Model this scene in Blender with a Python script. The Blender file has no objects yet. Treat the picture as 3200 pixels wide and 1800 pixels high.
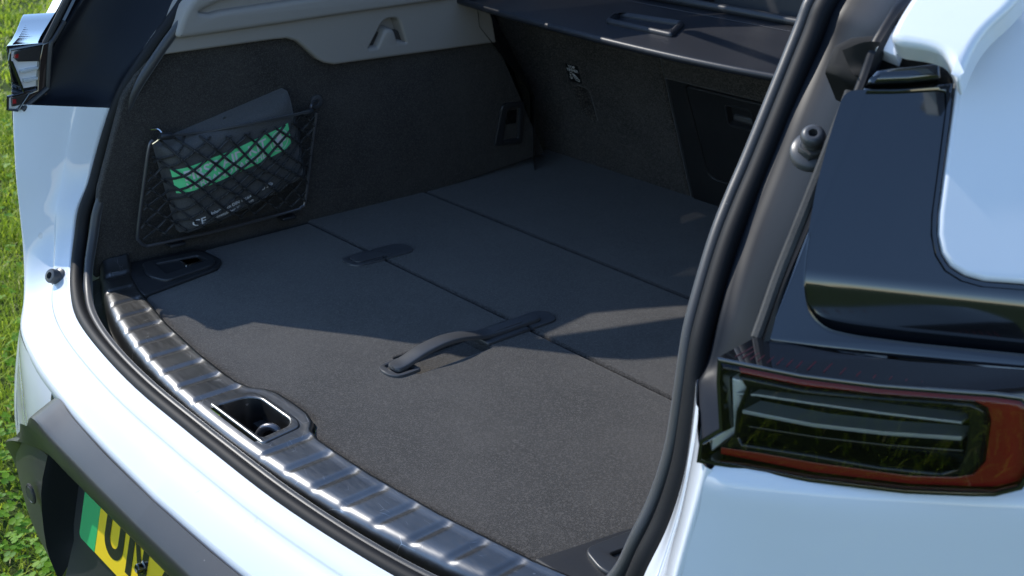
import bpy, bmesh, math, random
import numpy as np
from mathutils import Vector, Matrix
from mathutils.geometry import tessellate_polygon
random.seed(7); rng = np.random.default_rng(7)
SC = bpy.context.scene
COL = SC.collection

# ------------------------------------------------------------------ camera
CAM = Vector((0.9792, -0.608, 0.64))
YAW, PITCH, ROLL = math.radians(45.544), math.radians(22.860), math.radians(2.943)
_f = Vector((-math.sin(YAW)*math.cos(PITCH), math.cos(YAW)*math.cos(PITCH), -math.sin(PITCH)))
_r = Vector((math.cos(YAW), math.sin(YAW), 0)); _u = _r.cross(_f)
CR = _r*math.cos(ROLL) + _u*math.sin(ROLL); CU = -_r*math.sin(ROLL) + _u*math.cos(ROLL); CF = _f
cd = bpy.data.cameras.new("camera"); cam = bpy.data.objects.new("camera", cd); COL.objects.link(cam)
cam.matrix_world = Matrix(((CR.x, CU.x, -CF.x, CAM.x), (CR.y, CU.y, -CF.y, CAM.y), (CR.z, CU.z, -CF.z, CAM.z), (0, 0, 0, 1)))
cd.sensor_width = 36; cd.lens = 2800/2576*36; cd.clip_start = .02; cd.clip_end = 500
cd.dof.use_dof = True; cd.dof.focus_distance = 1.32; cd.dof.aperture_fstop = 13
SC.camera = cam

# ------------------------------------------------------------------ light
SUN_TRAVEL = Vector((1.15, .29, -1)).normalized()
w = bpy.data.worlds.new("World"); SC.world = w; w.use_nodes = True
nt = w.node_tree; sky = nt.nodes.new("ShaderNodeTexSky"); sky.sky_type = 'NISHITA'; sky.sun_disc = False
sky.sun_elevation = math.asin(-SUN_TRAVEL.z); sky.sun_rotation = math.atan2(-SUN_TRAVEL.x, -SUN_TRAVEL.y)
sky.air_density = 1.0; sky.dust_density = .1; sky.ozone_density = 3.6
nt.links.new(sky.outputs[0], nt.nodes["Background"].inputs[0]); nt.nodes["Background"].inputs[1].default_value = .15
sl = bpy.data.lights.new("sun", 'SUN'); sl.energy = 2.5; sl.angle = math.radians(.53); sl.color = (1, .955, .88)
so = bpy.data.objects.new("sun", sl); COL.objects.link(so)
so.rotation_euler = SUN_TRAVEL.to_track_quat('-Z', 'Y').to_euler()
SC.view_settings.view_transform = 'Standard'; SC.view_settings.look = 'None'
SC.view_settings.exposure = 0.9; SC.view_settings.gamma = 1

# ------------------------------------------------------------------ materials
def mat(name, col, rough=.5, metal=0, spec=.5, coat=0, coat_r=.03, sheen=0, trans=0, ior=1.5):
    m = bpy.data.materials.new(name); m.use_nodes = True
    b = m.node_tree.nodes["Principled BSDF"]
    b.inputs["Base Color"].default_value = (*col, 1); b.inputs["Roughness"].default_value = rough
    b.inputs["Metallic"].default_value = metal; b.inputs["Specular IOR Level"].default_value = spec
    b.inputs["Coat Weight"].default_value = coat; b.inputs["Coat Roughness"].default_value = coat_r
    b.inputs["Sheen Weight"].default_value = sheen; b.inputs["Transmission Weight"].default_value = trans
    b.inputs["IOR"].default_value = ior
    return m
def N(m, t, **k):
    n = m.node_tree.nodes.new(t)
    for a, v in k.items(): setattr(n, a, v)
    return n
def coords(m, scale=(1, 1, 1)):
    tc = N(m, "ShaderNodeTexCoord"); mp = N(m, "ShaderNodeMapping")
    mp.inputs["Scale"].default_value = scale
    m.node_tree.links.new(tc.outputs["Object"], mp.inputs[0]); return mp.outputs[0]
def noise(m, vec, scale, detail=2, rough=.5):
    n = N(m, "ShaderNodeTexNoise"); n.inputs["Scale"].default_value = scale
    n.inputs["Detail"].default_value = detail; n.inputs["Roughness"].default_value = rough
    m.node_tree.links.new(vec, n.inputs["Vector"]); return n.outputs["Fac"]
def ramp(m, fac, stops):
    r = N(m, "ShaderNodeValToRGB"); el = r.color_ramp.elements
    while len(el) < len(stops): el.new(.5)
    for e, (p, c) in zip(el, stops): e.position = p; e.color = (*c, 1) if len(c) == 3 else c
    m.node_tree.links.new(fac, r.inputs[0]); return r.outputs[0]
def mixc(m, fac, a, b, mode='MIX'):
    n = N(m, "ShaderNodeMix", data_type='RGBA', blend_type=mode)
    L = m.node_tree.links.new
    if isinstance(fac, (int, float)): n.inputs[0].default_value = fac
    else: L(fac, n.inputs[0])
    for s, v in ((6, a), (7, b)):
        if isinstance(v, tuple): n.inputs[s].default_value = (*v, 1)
        else: L(v, n.inputs[s])
    return n.outputs[2]
def setin(m, name, out): m.node_tree.links.new(out, m.node_tree.nodes["Principled BSDF"].inputs[name])
def bump(m, h, strength, dist):
    b = N(m, "ShaderNodeBump"); b.inputs["Strength"].default_value = strength; b.inputs["Distance"].default_value = dist
    m.node_tree.links.new(h, b.inputs["Height"]); setin(m, "Normal", b.outputs[0])

def carpet(name, base, hi, scale=1000, sheen=.25, bs=.5, bd=.0007, patch=(.62, 1.32)):
    m = mat(name, base, .95, spec=.12, sheen=sheen)
    v = coords(m); n1 = noise(m, v, scale, 1.5, .6); n2 = noise(m, v, 6, 5, .6)
    n3 = N(m, "ShaderNodeTexVoronoi"); n3.inputs["Scale"].default_value = scale*.62
    m.node_tree.links.new(v, n3.inputs["Vector"])
    c1 = ramp(m, n1, [(.36, tuple(c*.42 for c in base)), (.5, base), (.64, hi)])
    wear = ramp(m, n2, [(.32, (patch[0],)*3), (.68, (patch[1],)*3)])
    c2 = mixc(m, 1.0, c1, wear, 'MULTIPLY')
    spk = ramp(m, n3.outputs["Color"], [(.62, (0, 0, 0)), (.74, (.8, .8, .8))])
    c3 = mixc(m, spk, c2, tuple(c*1.15 for c in hi))
    setin(m, "Base Color", c3)
    bump(m, n1, bs, bd)
    return m
def grain(m, scale, strength, dist, rv=None):
    v = coords(m); n1 = noise(m, v, scale, 2, .6); bump(m, n1, strength, dist)
    if rv:
        n2 = noise(m, v, 14, 3); r = ramp(m, n2, [(.3, (rv[0],)*3), (.7, (rv[1],)*3)]); setin(m, "Roughness", r)
    return m
def dusty(m, base, amt=.5, scale=700, dust=(.35, .33, .30)):
    v = coords(m); n3 = N(m, "ShaderNodeTexVoronoi"); n3.inputs["Scale"].default_value = scale
    m.node_tree.links.new(v, n3.inputs["Vector"])
    spk = ramp(m, n3.outputs["Color"], [(.955, (0, 0, 0)), (.985, (amt,)*3)])
    n2 = noise(m, v, 11, 4); film = ramp(m, n2, [(.45, (0, 0, 0)), (.8, (amt*.12,)*3)])
    a = mixc(m, spk, base, dust); b = mixc(m, film, a, dust); setin(m, "Base Color", b); return m

M = {}
M['paint'] = dusty(mat("white_paint", (.72, .755, .81), .42, 0, .5, 1, .02), (.72, .755, .81), .45, 170, (.42, .40, .36))
M['cladding'] = dusty(grain(mat("satin_black_cladding", (.035, .035, .037), .38), 900, .15, .0003), (.035, .035, .037), .35)
M['inner_black'] = mat("black_painted_channel", (.006, .0075, .011), .42, 0, .2)
M['gloss_black'] = mat("gloss_black_trim", (.006, .007, .009), .04, 0, .8, 1, .01)
M['gloss_field'] = mat("gloss_black_field", (.006, .007, .009), .12, 0, .8, 1, .07)
M['rubber'] = dusty(grain(mat("seal_rubber", (.045, .045, .045), .42, sheen=.3), 1500, .25, .0003), (.030, .030, .031), .25, 900)  # paler copy: sun on the inner seal lip put into the colour
M['carpet'] = carpet("floor_carpet", (.0330, .0302, .0275), (.066, .0605, .0555), 1100, .25, .6, .0010)
M['carpet_wall'] = carpet("wall_carpet", (.046, .0415, .0375), (.066, .060, .054), 1200, .15, .5, .0008)
M['carpet_seat'] = carpet("seat_carpet", (.044, .039, .0345), (.088, .078, .069), 700, .2, .7, .0012)
M['trim'] = grain(mat("grey_grained_plastic", (.32, .292, .262), .6, 0, .3), 1400, .5, .0004)
M['trim_dark'] = grain(mat("black_grained_plastic", (.022, .022, .023), .5, 0, .4), 1200, .4, .0003, (.38, .6))
M['trim_satin'] = mat("satin_black_plastic", (.028, .029, .031), .36)
M['handle'] = grain(mat("handle_plastic", (.060, .061, .064), .34), 900, .10, .0003, (.26, .44))
M['gloss'] = mat("piano_black", (.006, .006, .007), .06, 0, .5, 1, .02)
M['chrome'] = mat("chrome", (.75, .75, .76), .12, 1)
M['wire'] = mat("painted_wire", (.16, .16, .17), .28, .7)
M['cover'] = dusty(grain(mat("cover_vinyl", (.020, .021, .026), .42, 0, .45), 1700, .35, .0003), (.020, .021, .026), .18, 260)
M['thread'] = mat("stitch_thread", (.10, .10, .11), .6)
M['leather'] = grain(mat("seat_leather", (.03, .03, .033), .5), 700, .4, .0004)
M['cord'] = None
M['cavity_black'] = mat("dark_cavity", (.006, .006, .007), .7)
M['label'] = mat("label_black", (.008, .008, .009), .55)
M['white_print'] = mat("white_print", (.80, .80, .80), .5)
M['green_print'] = mat("green_print", (.17, .86, .36), .55)
M['yellow'] = mat("plate_yellow", (.95, .66, .02), .35, 0, .5, 1, .03)
M['plate_green'] = mat("plate_green", (.03, .46, .15), .3, 0, .5, 1, .03)
M['plate_black'] = mat("plate_black", (.012, .012, .012), .25, 0, .5, 1, .03)
M['lamp_rib'] = mat("lamp_rib_dark_red", (.05, .006, .010), .3)
M['red'] = mat("lamp_red", (.30, .006, .010), .25, 0, .5, .6, .05)
M['lamp_dark'] = mat("lamp_housing", (.010, .010, .011), .12, 0, .5)
M['lamp_tex'] = grain(mat("lamp_black_textured", (.02, .02, .02), .35), 420, .6, .0008)
M['silver'] = mat("lamp_reflector", (.85, .86, .86), .38, .25)
M['fin'] = mat("clear_fin", (.50, .52, .51), .2, 0, .6, .5, .05)
M['headliner'] = mat("headliner", (.10, .10, .10), .9)
M['dirty'] = dusty(grain(mat('dusty_gasket', (.03, .03, .03), .8), 500, .5, .0006), (.03, .03, .03), .9, 260)
M['foam'] = dusty(mat("dirty_foam", (.012, .012, .012), .8, spec=.2), (.012, .012, .012), .6, 300)

# brushed steel with scratches
m = mat("brushed_steel", (.50, .49, .48), .26, 1); v = coords(m, (60, 700, 700)); n1 = noise(m, v, 1, 4, .7)
r = ramp(m, n1, [(.3, (.30,)*3), (.7, (.42,)*3)]); setin(m, "Roughness", r); bump(m, n1, .015, .0002)
v2 = coords(m); n2 = noise(m, v2, 13, 4); c = ramp(m, n2, [(.3, (.17, .17, .17)), (.7, (.24, .238, .235))])
vo = N(m, "ShaderNodeTexVoronoi"); vo.inputs["Scale"].default_value = 330; m.node_tree.links.new(v2, vo.inputs["Vector"])
spk = ramp(m, vo.outputs["Color"], [(.965, (0, 0, 0)), (.98, (.8,)*3)])
M['steel'] = m
vs_ = coords(m, (34, 70, 1)); vo2 = N(m, "ShaderNodeTexVoronoi", feature='DISTANCE_TO_EDGE'); vo2.inputs["Scale"].default_value = 1; m.node_tree.links.new(vs_, vo2.inputs["Vector"])
ln = ramp(m, vo2.outputs["Distance"], [(.004, (1, 1, 1)), (.012, (0, 0, 0))]); mk = ramp(m, noise(m, v2, 38, 3), [(.56, (0, 0, 0)), (.66, (.55,)*3)])
setin(m, "Base Color", mixc(m, mixc(m, 1.0, ln, mk, 'MULTIPLY'), mixc(m, spk, c, (.75, .74, .72)), (.8, .79, .77)))

# braided cord
m = mat("braided_cord", (.013, .013, .013), .7); wv = N(m, "ShaderNodeTexWave"); wv.inputs["Scale"].default_value = 260
m.node_tree.links.new(coords(m), wv.inputs["Vector"]); setin(m, "Base Color", ramp(m, wv.outputs["Fac"], [(.35, (.006,)*3), (.8, (.065,)*3)]))
bump(m, wv.outputs["Fac"], .8, .0006); M['cord'] = m
# woven pouch cloth
m = mat("pouch_nylon", (.06, .06, .062), .7, 0, .3, sheen=.2); v = coords(m); n1 = noise(m, v, 1100, 2, .7)
setin(m, "Base Color", ramp(m, n1, [(.35, (.042,)*3), (.7, (.12,)*3)])); bump(m, n1, .5, .0005); M['nylon'] = m
# outer lamp lens: clear cover with fresnel reflection
m = bpy.data.materials.new("clear_lens"); m.use_nodes = True; t = m.node_tree; t.nodes.remove(t.nodes["Principled BSDF"])
tr = N(m, "ShaderNodeBsdfTransparent"); tr.inputs[0].default_value = (.90, .91, .90, 1); gl = N(m, "ShaderNodeBsdfGlossy"); gl.inputs["Roughness"].default_value = .02
fr = N(m, "ShaderNodeFresnel"); fr.inputs[0].default_value = 1.5; mx = N(m, "ShaderNodeMixShader")
t.links.new(fr.outputs[0], mx.inputs[0]); t.links.new(tr.outputs[0], mx.inputs[1]); t.links.new(gl.outputs[0], mx.inputs[2])
t.links.new(mx.outputs[0], t.nodes["Material Output"].inputs[0]); M['lens'] = m
# glass
m = m.copy(); m.name = "privacy_glass"; M['glass'] = m
M['rubber_dark'] = grain(mat('seal_rubber_dark', (.010, .010, .011), .6, spec=.25), 1500, .2, .0003)  # darker copy for the outer lobe: shade beside the lit lip as colour
for n in m.node_tree.nodes:
    if n.type == 'BSDF_TRANSPARENT': n.inputs[0].default_value = (.10, .10, .10, 1)
# soil + grass
m = mat("meadow_soil", (.06, .07, .03), .95, spec=.1); v = coords(m); n1 = noise(m, v, 3, 6, .7)
setin(m, "Base Color", ramp(m, n1, [(.3, (.035, .045, .015)), (.55, (.055, .085, .02)), (.75, (.085, .10, .035))])); bump(m, noise(m, v, 60, 4, .7), .8, .02); M['soil'] = m
def leafmat(name, a, b, c, tr=.52):
    m = mat(name, a, .55, spec=.25); g = N(m, "ShaderNodeNewGeometry")
    col = ramp(m, g.outputs["Random Per Island"], [(0, a), (.6, b), (.93, b), (1, c)]); setin(m, "Base Color", col)
    t = m.node_tree; tl = N(m, "ShaderNodeBsdfTranslucent"); t.links.new(col, tl.inputs[0]); mx = N(m, "ShaderNodeMixShader"); mx.inputs[0].default_value = tr
    t.links.new(t.nodes["Principled BSDF"].outputs[0], mx.inputs[1]); t.links.new(tl.outputs[0], mx.inputs[2]); t.links.new(mx.outputs[0], t.nodes["Material Output"].inputs[0]); return m
M['grass'] = leafmat("grass_blades", (.21, .32, .018), (.44, .54, .05), (.70, .62, .36))
M['clover'] = leafmat("clover_leaves", (.08, .22, .012), (.20, .38, .022), (.28, .42, .04), .45)

# ------------------------------------------------------------------ object helpers
def new_obj(name, verts, faces, material, parent=None, smooth=True, sharp=32, bevel=0):
    me = bpy.data.meshes.new(name); me.from_pydata([tuple(v) for v in verts], [], faces); me.update()
    bm = bmesh.new(); bm.from_mesh(me); bmesh.ops.remove_doubles(bm, verts=bm.verts, dist=1e-5)
    bmesh.ops.recalc_face_normals(bm, faces=bm.faces); bm.to_mesh(me); bm.free()
    if smooth:
        me.polygons.foreach_set("use_smooth", [True]*len(me.polygons)); me.set_sharp_from_angle(angle=math.radians(sharp))
    me.materials.append(M[material])
    o = bpy.data.objects.new(name, me); COL.objects.link(o)
    if parent: o.parent = parent
    if bevel:
        b = o.modifiers.new("bevel", 'BEVEL'); b.width = bevel; b.segments = 2; b.limit_method = 'ANGLE'; b.angle_limit = math.radians(35)
    return o
class Mesh:
    wn = False
    def __init__(s): s.v = []; s.f = []
    def add(s, verts, faces):
        n = len(s.v); s.v += [tuple(v) for v in verts]; s.f += [tuple(i+n for i in f) for f in faces]; return s
    def build(s, name, material, parent=None, **k): 
        o = new_obj(name, s.v, s.f, material, parent, **k)
        if s.wn:
            w_ = o.modifiers.new('weighted', 'WEIGHTED_NORMAL'); w_.keep_sharp = True; w_.weight = 100
        return o
def thing(name, label, cat, loc=(0, 0, 0)):
    o = bpy.data.objects.new(name, None); COL.objects.link(o); o.empty_display_size = .1
    o['label'] = label; o['category'] = cat; return o
def mir(p, s): return (p[0]*s, p[1], p[2])
def cr(pts, n, closed=False):            # Catmull-Rom through points, n samples per span
    P = [np.array(p, float) for p in pts]; out = []; L = len(P)
    for i in range(L if closed else L-1):
        a = P[(i-1) % L] if closed or i > 0 else 2*P[0]-P[1]
        b = P[i]; c = P[(i+1) % L]; d = P[(i+2) % L] if closed or i+2 < L else 2*P[-1]-P[-2]
        for k in range(n):
            t = k/n
            out.append(.5*((2*b)+(-a+c)*t+(2*a-5*b+4*c-d)*t*t+(-a+3*b-3*c+d)*t**3))
    if not closed: out.append(P[-1])
    return out
def lin(pts, n):
    P = [np.array(p, float) for p in pts]; out = []
    for a, b in zip(P[:-1], P[1:]): out += [a+(b-a)*k/n for k in range(n)]
    return out+[P[-1]]
def grid(rows):
    R, Cn = len(rows), len(rows[0]); v = [p for r in rows for p in r]
    return v, [(i*Cn+j, i*Cn+j+1, (i+1)*Cn+j+1, (i+1)*Cn+j) for i in range(R-1) for j in range(Cn-1)]
def surf(rows, nu=4, nv=4):               # smooth surface through a net of control points
    a = [cr(r, nu) for r in rows]; cols = [cr([a[i][j] for i in range(len(a))], nv) for j in range(len(a[0]))]
    return grid([[cols[j][i] for j in range(len(cols))] for i in range(len(cols[0]))])
def tube(path, r, seg=10, closed=False, caps=True):
    P = [Vector(p) for p in path]; L = len(P); rr = r if isinstance(r, (list, tuple)) else [r]*L
    v = []; f = []; up = Vector((.13, .21, .97)); prev = None
    for i in range(L):
        a = P[(i-1) % L] if closed or i > 0 else P[0]; b = P[(i+1) % L] if closed or i < L-1 else P[-1]
        t = (b-a).normalized()
        if prev is None: n = t.cross(up).normalized()
        else: n = (prev - t*prev.dot(t)).normalized()
        prev = n; q = t.cross(n)
        v += [tuple(P[i]+(n*math.cos(2*math.pi*k/seg)+q*math.sin(2*math.pi*k/seg))*rr[i]) for k in range(seg)]
    for i in range(L if closed else L-1):
        j = (i+1) % L
        f += [(i*seg+k, i*seg+(k+1) % seg, j*seg+(k+1) % seg, j*seg+k) for k in range(seg)]
    if caps and not closed: f += [tuple(range(seg)), tuple((L-1)*seg+k for k in range(seg))]
    return v, f
def rnd(pts, r, n=5):                     # round the corners of a closed 2D polygon
    out = []; L = len(pts); rs = r if isinstance(r, (list, tuple)) else [r]*L
    for i in range(L):
        p = np.array(pts[i], float); a = np.array(pts[i-1], float)-p; b = np.array(pts[(i+1) % L], float)-p
        la, lb = np.linalg.norm(a), np.linalg.norm(b); k = min(rs[i], la*.49, lb*.49)
        A = p+a/la*k; B = p+b/lb*k
        if rs[i] <= 0: out.append(tuple(p)); continue
        for j in range(n+1):
            t = j/n; out.append(tuple((1-t)**2*A+2*t*(1-t)*p+t*t*B))
    return out
def area(p): return .5*sum(p[i-1][0]*p[i][1]-p[i][0]*p[i-1][1] for i in range(len(p)))
def off(pts, d):                          # offset a closed polygon inwards by d
    if area(pts) < 0: pts = pts[::-1]
    L = len(pts); out = []
    for i in range(L):
        p = np.array(pts[i], float); a = p-np.array(pts[i-1]); b = np.array(pts[(i+1) % L])-p
        a /= np.linalg.norm(a)+1e-12; b /= np.linalg.norm(b)+1e-12
        n = np.array((-a[1]-b[1], a[0]+b[0])); n /= np.linalg.norm(n)+1e-12
        c = max(.35, n[0]*-a[1]+n[1]*a[0]); out.append(tuple(p+n*d/c))
    return out
class Frame:                              # a plane: origin, u, v, outward normal n
    def __init__(s, o, u, n):
        s.o = Vector(o); s.n = Vector(n).normalized(); s.u = Vector(u); s.u = (s.u-s.n*s.u.dot(s.n)).normalized(); s.v = s.n.cross(s.u)
    dv = None
    def P(s, u, v, d=0): return s.o+s.u*u+s.v*v+(s.dv or s.n)*d
    def uv(s, p): q = Vector(p)-s.o; return (q.dot(s.u), q.dot(s.v))
    def px(s, x, y, d=0):                 # where the line of sight to a photo point meets the plane
        ray = CF*2800+CR*(x-1288)-CU*(y-724.5); o = s.o+s.n*d; t = (o-CAM).dot(s.n)/ray.dot(s.n); return s.uv(CAM+ray*t)
def sight(x, y, n, p0):
    n = Vector(n); ray = CF*2800+CR*(x-1288)-CU*(y-724.5); return CAM+ray*((Vector(p0)-CAM).dot(n)/ray.dot(n))
def cap(F, outline, holes, d, s=1, fn=None):
    loops = [outline]+list(holes); flat = [p for l in loops for p in l]
    tri = tessellate_polygon([[Vector((p[0], p[1], 0)) for p in l] for l in loops])
    v = [mir(F.P(p[0], p[1], d+(fn(*p) if fn else 0)), s) for p in flat]
    return v, [tuple(t) for t in tri]
def slab(F, outline, d0, d1, cham=.002, holes=(), hole_depth=None, s=1, back=False, steps=2, floor=True, fn=None):
    """solid plate: outline at depth d0 raised to d1 with a rounded rim; holes become pockets (hole_depth) or cut-outs"""
    mb = Mesh(); mb.wn = True; fz = (lambda p: fn(*p)) if fn else (lambda p: 0)
    if area(outline) < 0: outline = outline[::-1]
    rings = [(outline, d0), (outline, d1-cham)]
    for k in range(1, steps+1):
        a = math.pi/2*k/steps; rings.append((off(outline, cham*(1-math.cos(a))), d1-cham+cham*math.sin(a)))
    L = len(outline)
    for (a, da), (b, db) in zip(rings[:-1], rings[1:]):
        v = [mir(F.P(*p, da+fz(p)), s) for p in a]+[mir(F.P(*p, db+fz(p)), s) for p in b]
        mb.add(v, [(i, (i+1) % L, L+(i+1) % L, L+i) for i in range(L)])
    tops = []
    for h in holes:
        if area(h) > 0: h = h[::-1]
        hh = h[::-1]; lip = [(off(hh, 0), d1)]
        big = off(hh, -cham); tops.append(big)
        hr = [(big, d1), (off(hh, -cham*.3), d1-cham*.3), (hh, d1-cham)]
        hd = hole_depth if hole_depth is not None else d0
        hr.append((off(hh, min(.0015, cham)), hd))
        K = len(hh)
        for (a, da), (b, db) in zip(hr[:-1], hr[1:]):
            v = [mir(F.P(*p, da+fz(p)), s) for p in a]+[mir(F.P(*p, db+fz(p)), s) for p in b]
            mb.add(v, [(i, (i+1) % K, K+(i+1) % K, K+i) for i in range(K)])
        if hole_depth is not None and floor: mb.add(*cap(F, hr[-1][0], (), hd, s, fn))
    mb.add(*cap(F, rings[-1][0], tops, d1, s, fn))
    if back: mb.add(*cap(F, outline, (), d0, s, fn))
    return mb
def box(c, sx, sy, sz, R=None):
    v = [Vector((x*sx/2, y*sy/2, z*sz/2)) for x in (-1, 1) for y in (-1, 1) for z in (-1, 1)]
    if R is not None: v = [R @ q for q in v]
    return [tuple(q+Vector(c)) for q in v], [(0, 1, 3, 2), (4, 6, 7, 5), (0, 4, 5, 1), (2, 3, 7, 6), (0, 2, 6, 4), (1, 5, 7, 3)]
def lathe(c, axis, prof, seg=28):
    ax = Vector(axis).normalized(); n = ax.orthogonal().normalized(); q = ax.cross(n); v = []; f = []
    for r, h in prof: v += [tuple(Vector(c)+ax*h+(n*math.cos(2*math.pi*k/seg)+q*math.sin(2*math.pi*k/seg))*r) for k in range(seg)]
    for i in range(len(prof)-1): f += [(i*seg+k, i*seg+(k+1) % seg, (i+1)*seg+(k+1) % seg, (i+1)*seg+k) for k in range(seg)]
    return v, f
def text_mesh(body, size, F, u, v, ang=0, d=0, fn=None, sx=1, bold=0, align='LEFT'):
    cu = bpy.data.curves.new("text", 'FONT'); cu.body = body; cu.size = size; cu.align_x = align; cu.offset = bold; cu.resolution_u = 3
    o = bpy.data.objects.new("text", cu); COL.objects.link(o); bpy.context.view_layer.update()
    me = bpy.data.meshes.new_from_object(o.evaluated_get(bpy.context.evaluated_depsgraph_get()))
    ca, sa = math.cos(ang), math.sin(ang); out = []
    for q in me.vertices:
        x, y = q.co.x*sx, q.co.y; U, V = u+x*ca-y*sa, v+x*sa+y*ca
        out.append(F.P(U, V, d+(fn(U, V) if fn else 0)))
    fs = [tuple(p.vertices) for p in me.polygons]
    bpy.data.objects.remove(o); bpy.data.curves.remove(cu); bpy.data.meshes.remove(me)
    return out, fs

# ================================================================== SETTING
GZ = -.72
gv, gf = grid([[(x, y, GZ) for x in np.linspace(-60, 60, 41)] for y in np.linspace(-60, 60, 41)])
o = new_obj("ground", gv, gf, 'soil'); o['kind'] = 'structure'

def meadow():
    V = []; Fc = []; base = 0
    def blades(n, x0, x1, y0, y1, h0, h1, wd):
        nonlocal base
        x = rng.uniform(x0, x1, n); y = rng.uniform(y0, y1, n)
        clump = .75+.5*np.sin(x*7.3+np.sin(y*5.1)*2)*np.sin(y*6.1+1.3*np.sin(x*4.7))
        h = rng.uniform(h0, h1, n)*clump; a = rng.uniform(0, 6.283, n); le = rng.uniform(.25, 1.15, n)*h
        wv = wd*rng.uniform(.6, 1.3, n); b = a+rng.uniform(1.2, 1.9, n)
        dx, dy = np.cos(a), np.sin(a); wx, wy = np.cos(b)*wv/2, np.sin(b)*wv/2
        pts = np.zeros((n, 5, 3)); 
        for k, (t, ww) in enumerate(((0, 1), (0, -1), (.55, .85), (.55, -.85), (1, 0))):
            pts[:, k, 0] = x+dx*le*t**1.8+wx*ww; pts[:, k, 1] = y+dy*le*t**1.8+wy*ww; pts[:, k, 2] = GZ+h*(t-.28*t**3)
        V.append(pts.reshape(-1, 3)); i = base+np.arange(n)[:, None]*5
        Fc.append(np.concatenate([i+np.array([0, 1, 3]), i+np.array([0, 3, 2]), i+np.array([2, 3, 4])], 0)); base += n*5
    blades(52000, -2.7, -.45, -.55, 1.6, .025, .080, .0030)
    blades(40000, -4.6, -2.4, -.1, 2.4, .03, .085, .0045)
    blades(34000, -10, -4.4, .3, 5.5, .035, .10, .010)
    blades(1500, -3.5, -.5, -.5, 1.6, .10, .20, .0035)
    blades(9000, -.5, 3.5, -2.5, -.3, .03, .08, .006)
    v = np.concatenate(V); f = np.concatenate(Fc)
    me = bpy.data.meshes.new("grass"); me.vertices.add(len(v)); me.vertices.foreach_set("co", v.ravel())
    me.loops.add(len(f)*3); me.loops.foreach_set("vertex_index", f.ravel().astype(np.int32)); me.polygons.add(len(f))
    me.polygons.foreach_set("loop_start", np.arange(len(f), dtype=np.int32)*3); me.update(); me.validate()
    me.materials.append(M['grass']); o = bpy.data.objects.new("grass", me); COL.objects.link(o); o['kind'] = 'stuff'
    # clover: three round leaflets on a stalk
    V = []; Fc = []; base = 0; n = 6000
    x = np.concatenate([rng.uniform(-1.9, -.45, n*2//3), rng.uniform(-4, -1.6, n//3)]); n = len(x); y = np.concatenate([rng.uniform(-.5, .9, n*2//3), rng.uniform(0, 2.2, n-n*2//3)])
    keep = (np.sin(x*5.1+2*np.sin(y*3.3))*np.sin(y*4.7+1.1)+rng.uniform(-.6, .6, n)) > -.25; x, y = x[keep], y[keep]; n = len(x)
    z = GZ+rng.uniform(.03, .075, n); a0 = rng.uniform(0, 6.28, n); R = rng.uniform(.004, .0085, n); tx = rng.uniform(-.5, .5, n); ty = rng.uniform(-.5, .5, n)
    for k in range(3):
        a = a0+k*2.094; cx, cy = np.cos(a)*R, np.sin(a)*R; pts = np.zeros((n, 7, 3)); pts[:, 0] = np.stack([cx, cy, -R*.1], 1)
        for j in range(6):
            b = a+j*1.047+.5; rr = R*(.98 if j not in (5,) else .9); pts[:, j+1] = np.stack([cx+np.cos(b)*rr, cy+np.sin(b)*rr, R*.12*np.ones(n)], 1)
        pts[:, :, 2] += pts[:, :, 0]*tx[:, None]+pts[:, :, 1]*ty[:, None]
        pts += np.stack([x, y, z], 1)[:, None, :]
        V.append(pts.reshape(-1, 3)); i = base+np.arange(n)[:, None]*7
        Fc += [i+np.array([0, j+1, (j+1) % 6+1]) for j in range(6)]; base += n*7
    v = np.concatenate(V); f = np.concatenate(Fc); me = bpy.data.meshes.new("clover"); me.vertices.add(len(v)); me.vertices.foreach_set("co", v.ravel())
    me.loops.add(len(f)*3); me.loops.foreach_set("vertex_index", f.ravel().astype(np.int32)); me.polygons.add(len(f))
    me.polygons.foreach_set("loop_start", np.arange(len(f), dtype=np.int32)*3); me.update(); me.validate()
    me.materials.append(M['clover']); o = bpy.data.objects.new("clover", me); COL.objects.link(o); o['kind'] = 'stuff'
meadow()

# ================================================================== CAR
car = thing("estate_car", "white estate car standing on grass with its boot wide open", "car")

# ---- rear bumper, inner channel below the lamps and rear corners (one continuous white skin per side)
SEAL = [(0, -.113, 0), (.15, -.111, 0), (.28, -.099, 0), (.38, -.082, 0), (.455, -.057, .004), (.505, -.034, .022), (.530, -.016, .055),
        (.537, -.004, .093), (.538, .016, .126), (.537, .030, .166), (.530, .042, .207), (.522, .052, .237)]
EDGE = [(0, -.168, -.055), (.15, -.164, -.055), (.28, -.155, -.056), (.40, -.140, -.057), (.505, -.113, -.055), (.572, -.080, -.038), (.597, -.064, .015),
        (.604, -.059, .080), (.604, -.058, .135), (.606, -.055, .172), (.609, -.051, .212), (.610, -.048, .237)]
def skin(s):
    rows = []
    for a, b in zip(SEAL, EDGE):
        a, b = np.array(a), np.array(b); d = b-a
        nn = np.array((0, -.3, 1.0)) if abs(a[0]) < .45 else np.array((-.3, -.9, .2)); nn /= np.linalg.norm(nn)
        rows.append([mir(a+d*t+nn*h, s) for t, h in ((-.07, -.016), (0, 0), (.06, .002), (.30, .0045), (.36, .0032), (.62, .0065), (.90, .006), (1, 0), (1.02, -.022))])
    v, f = surf(rows, 3, 5); return v, f
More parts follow.
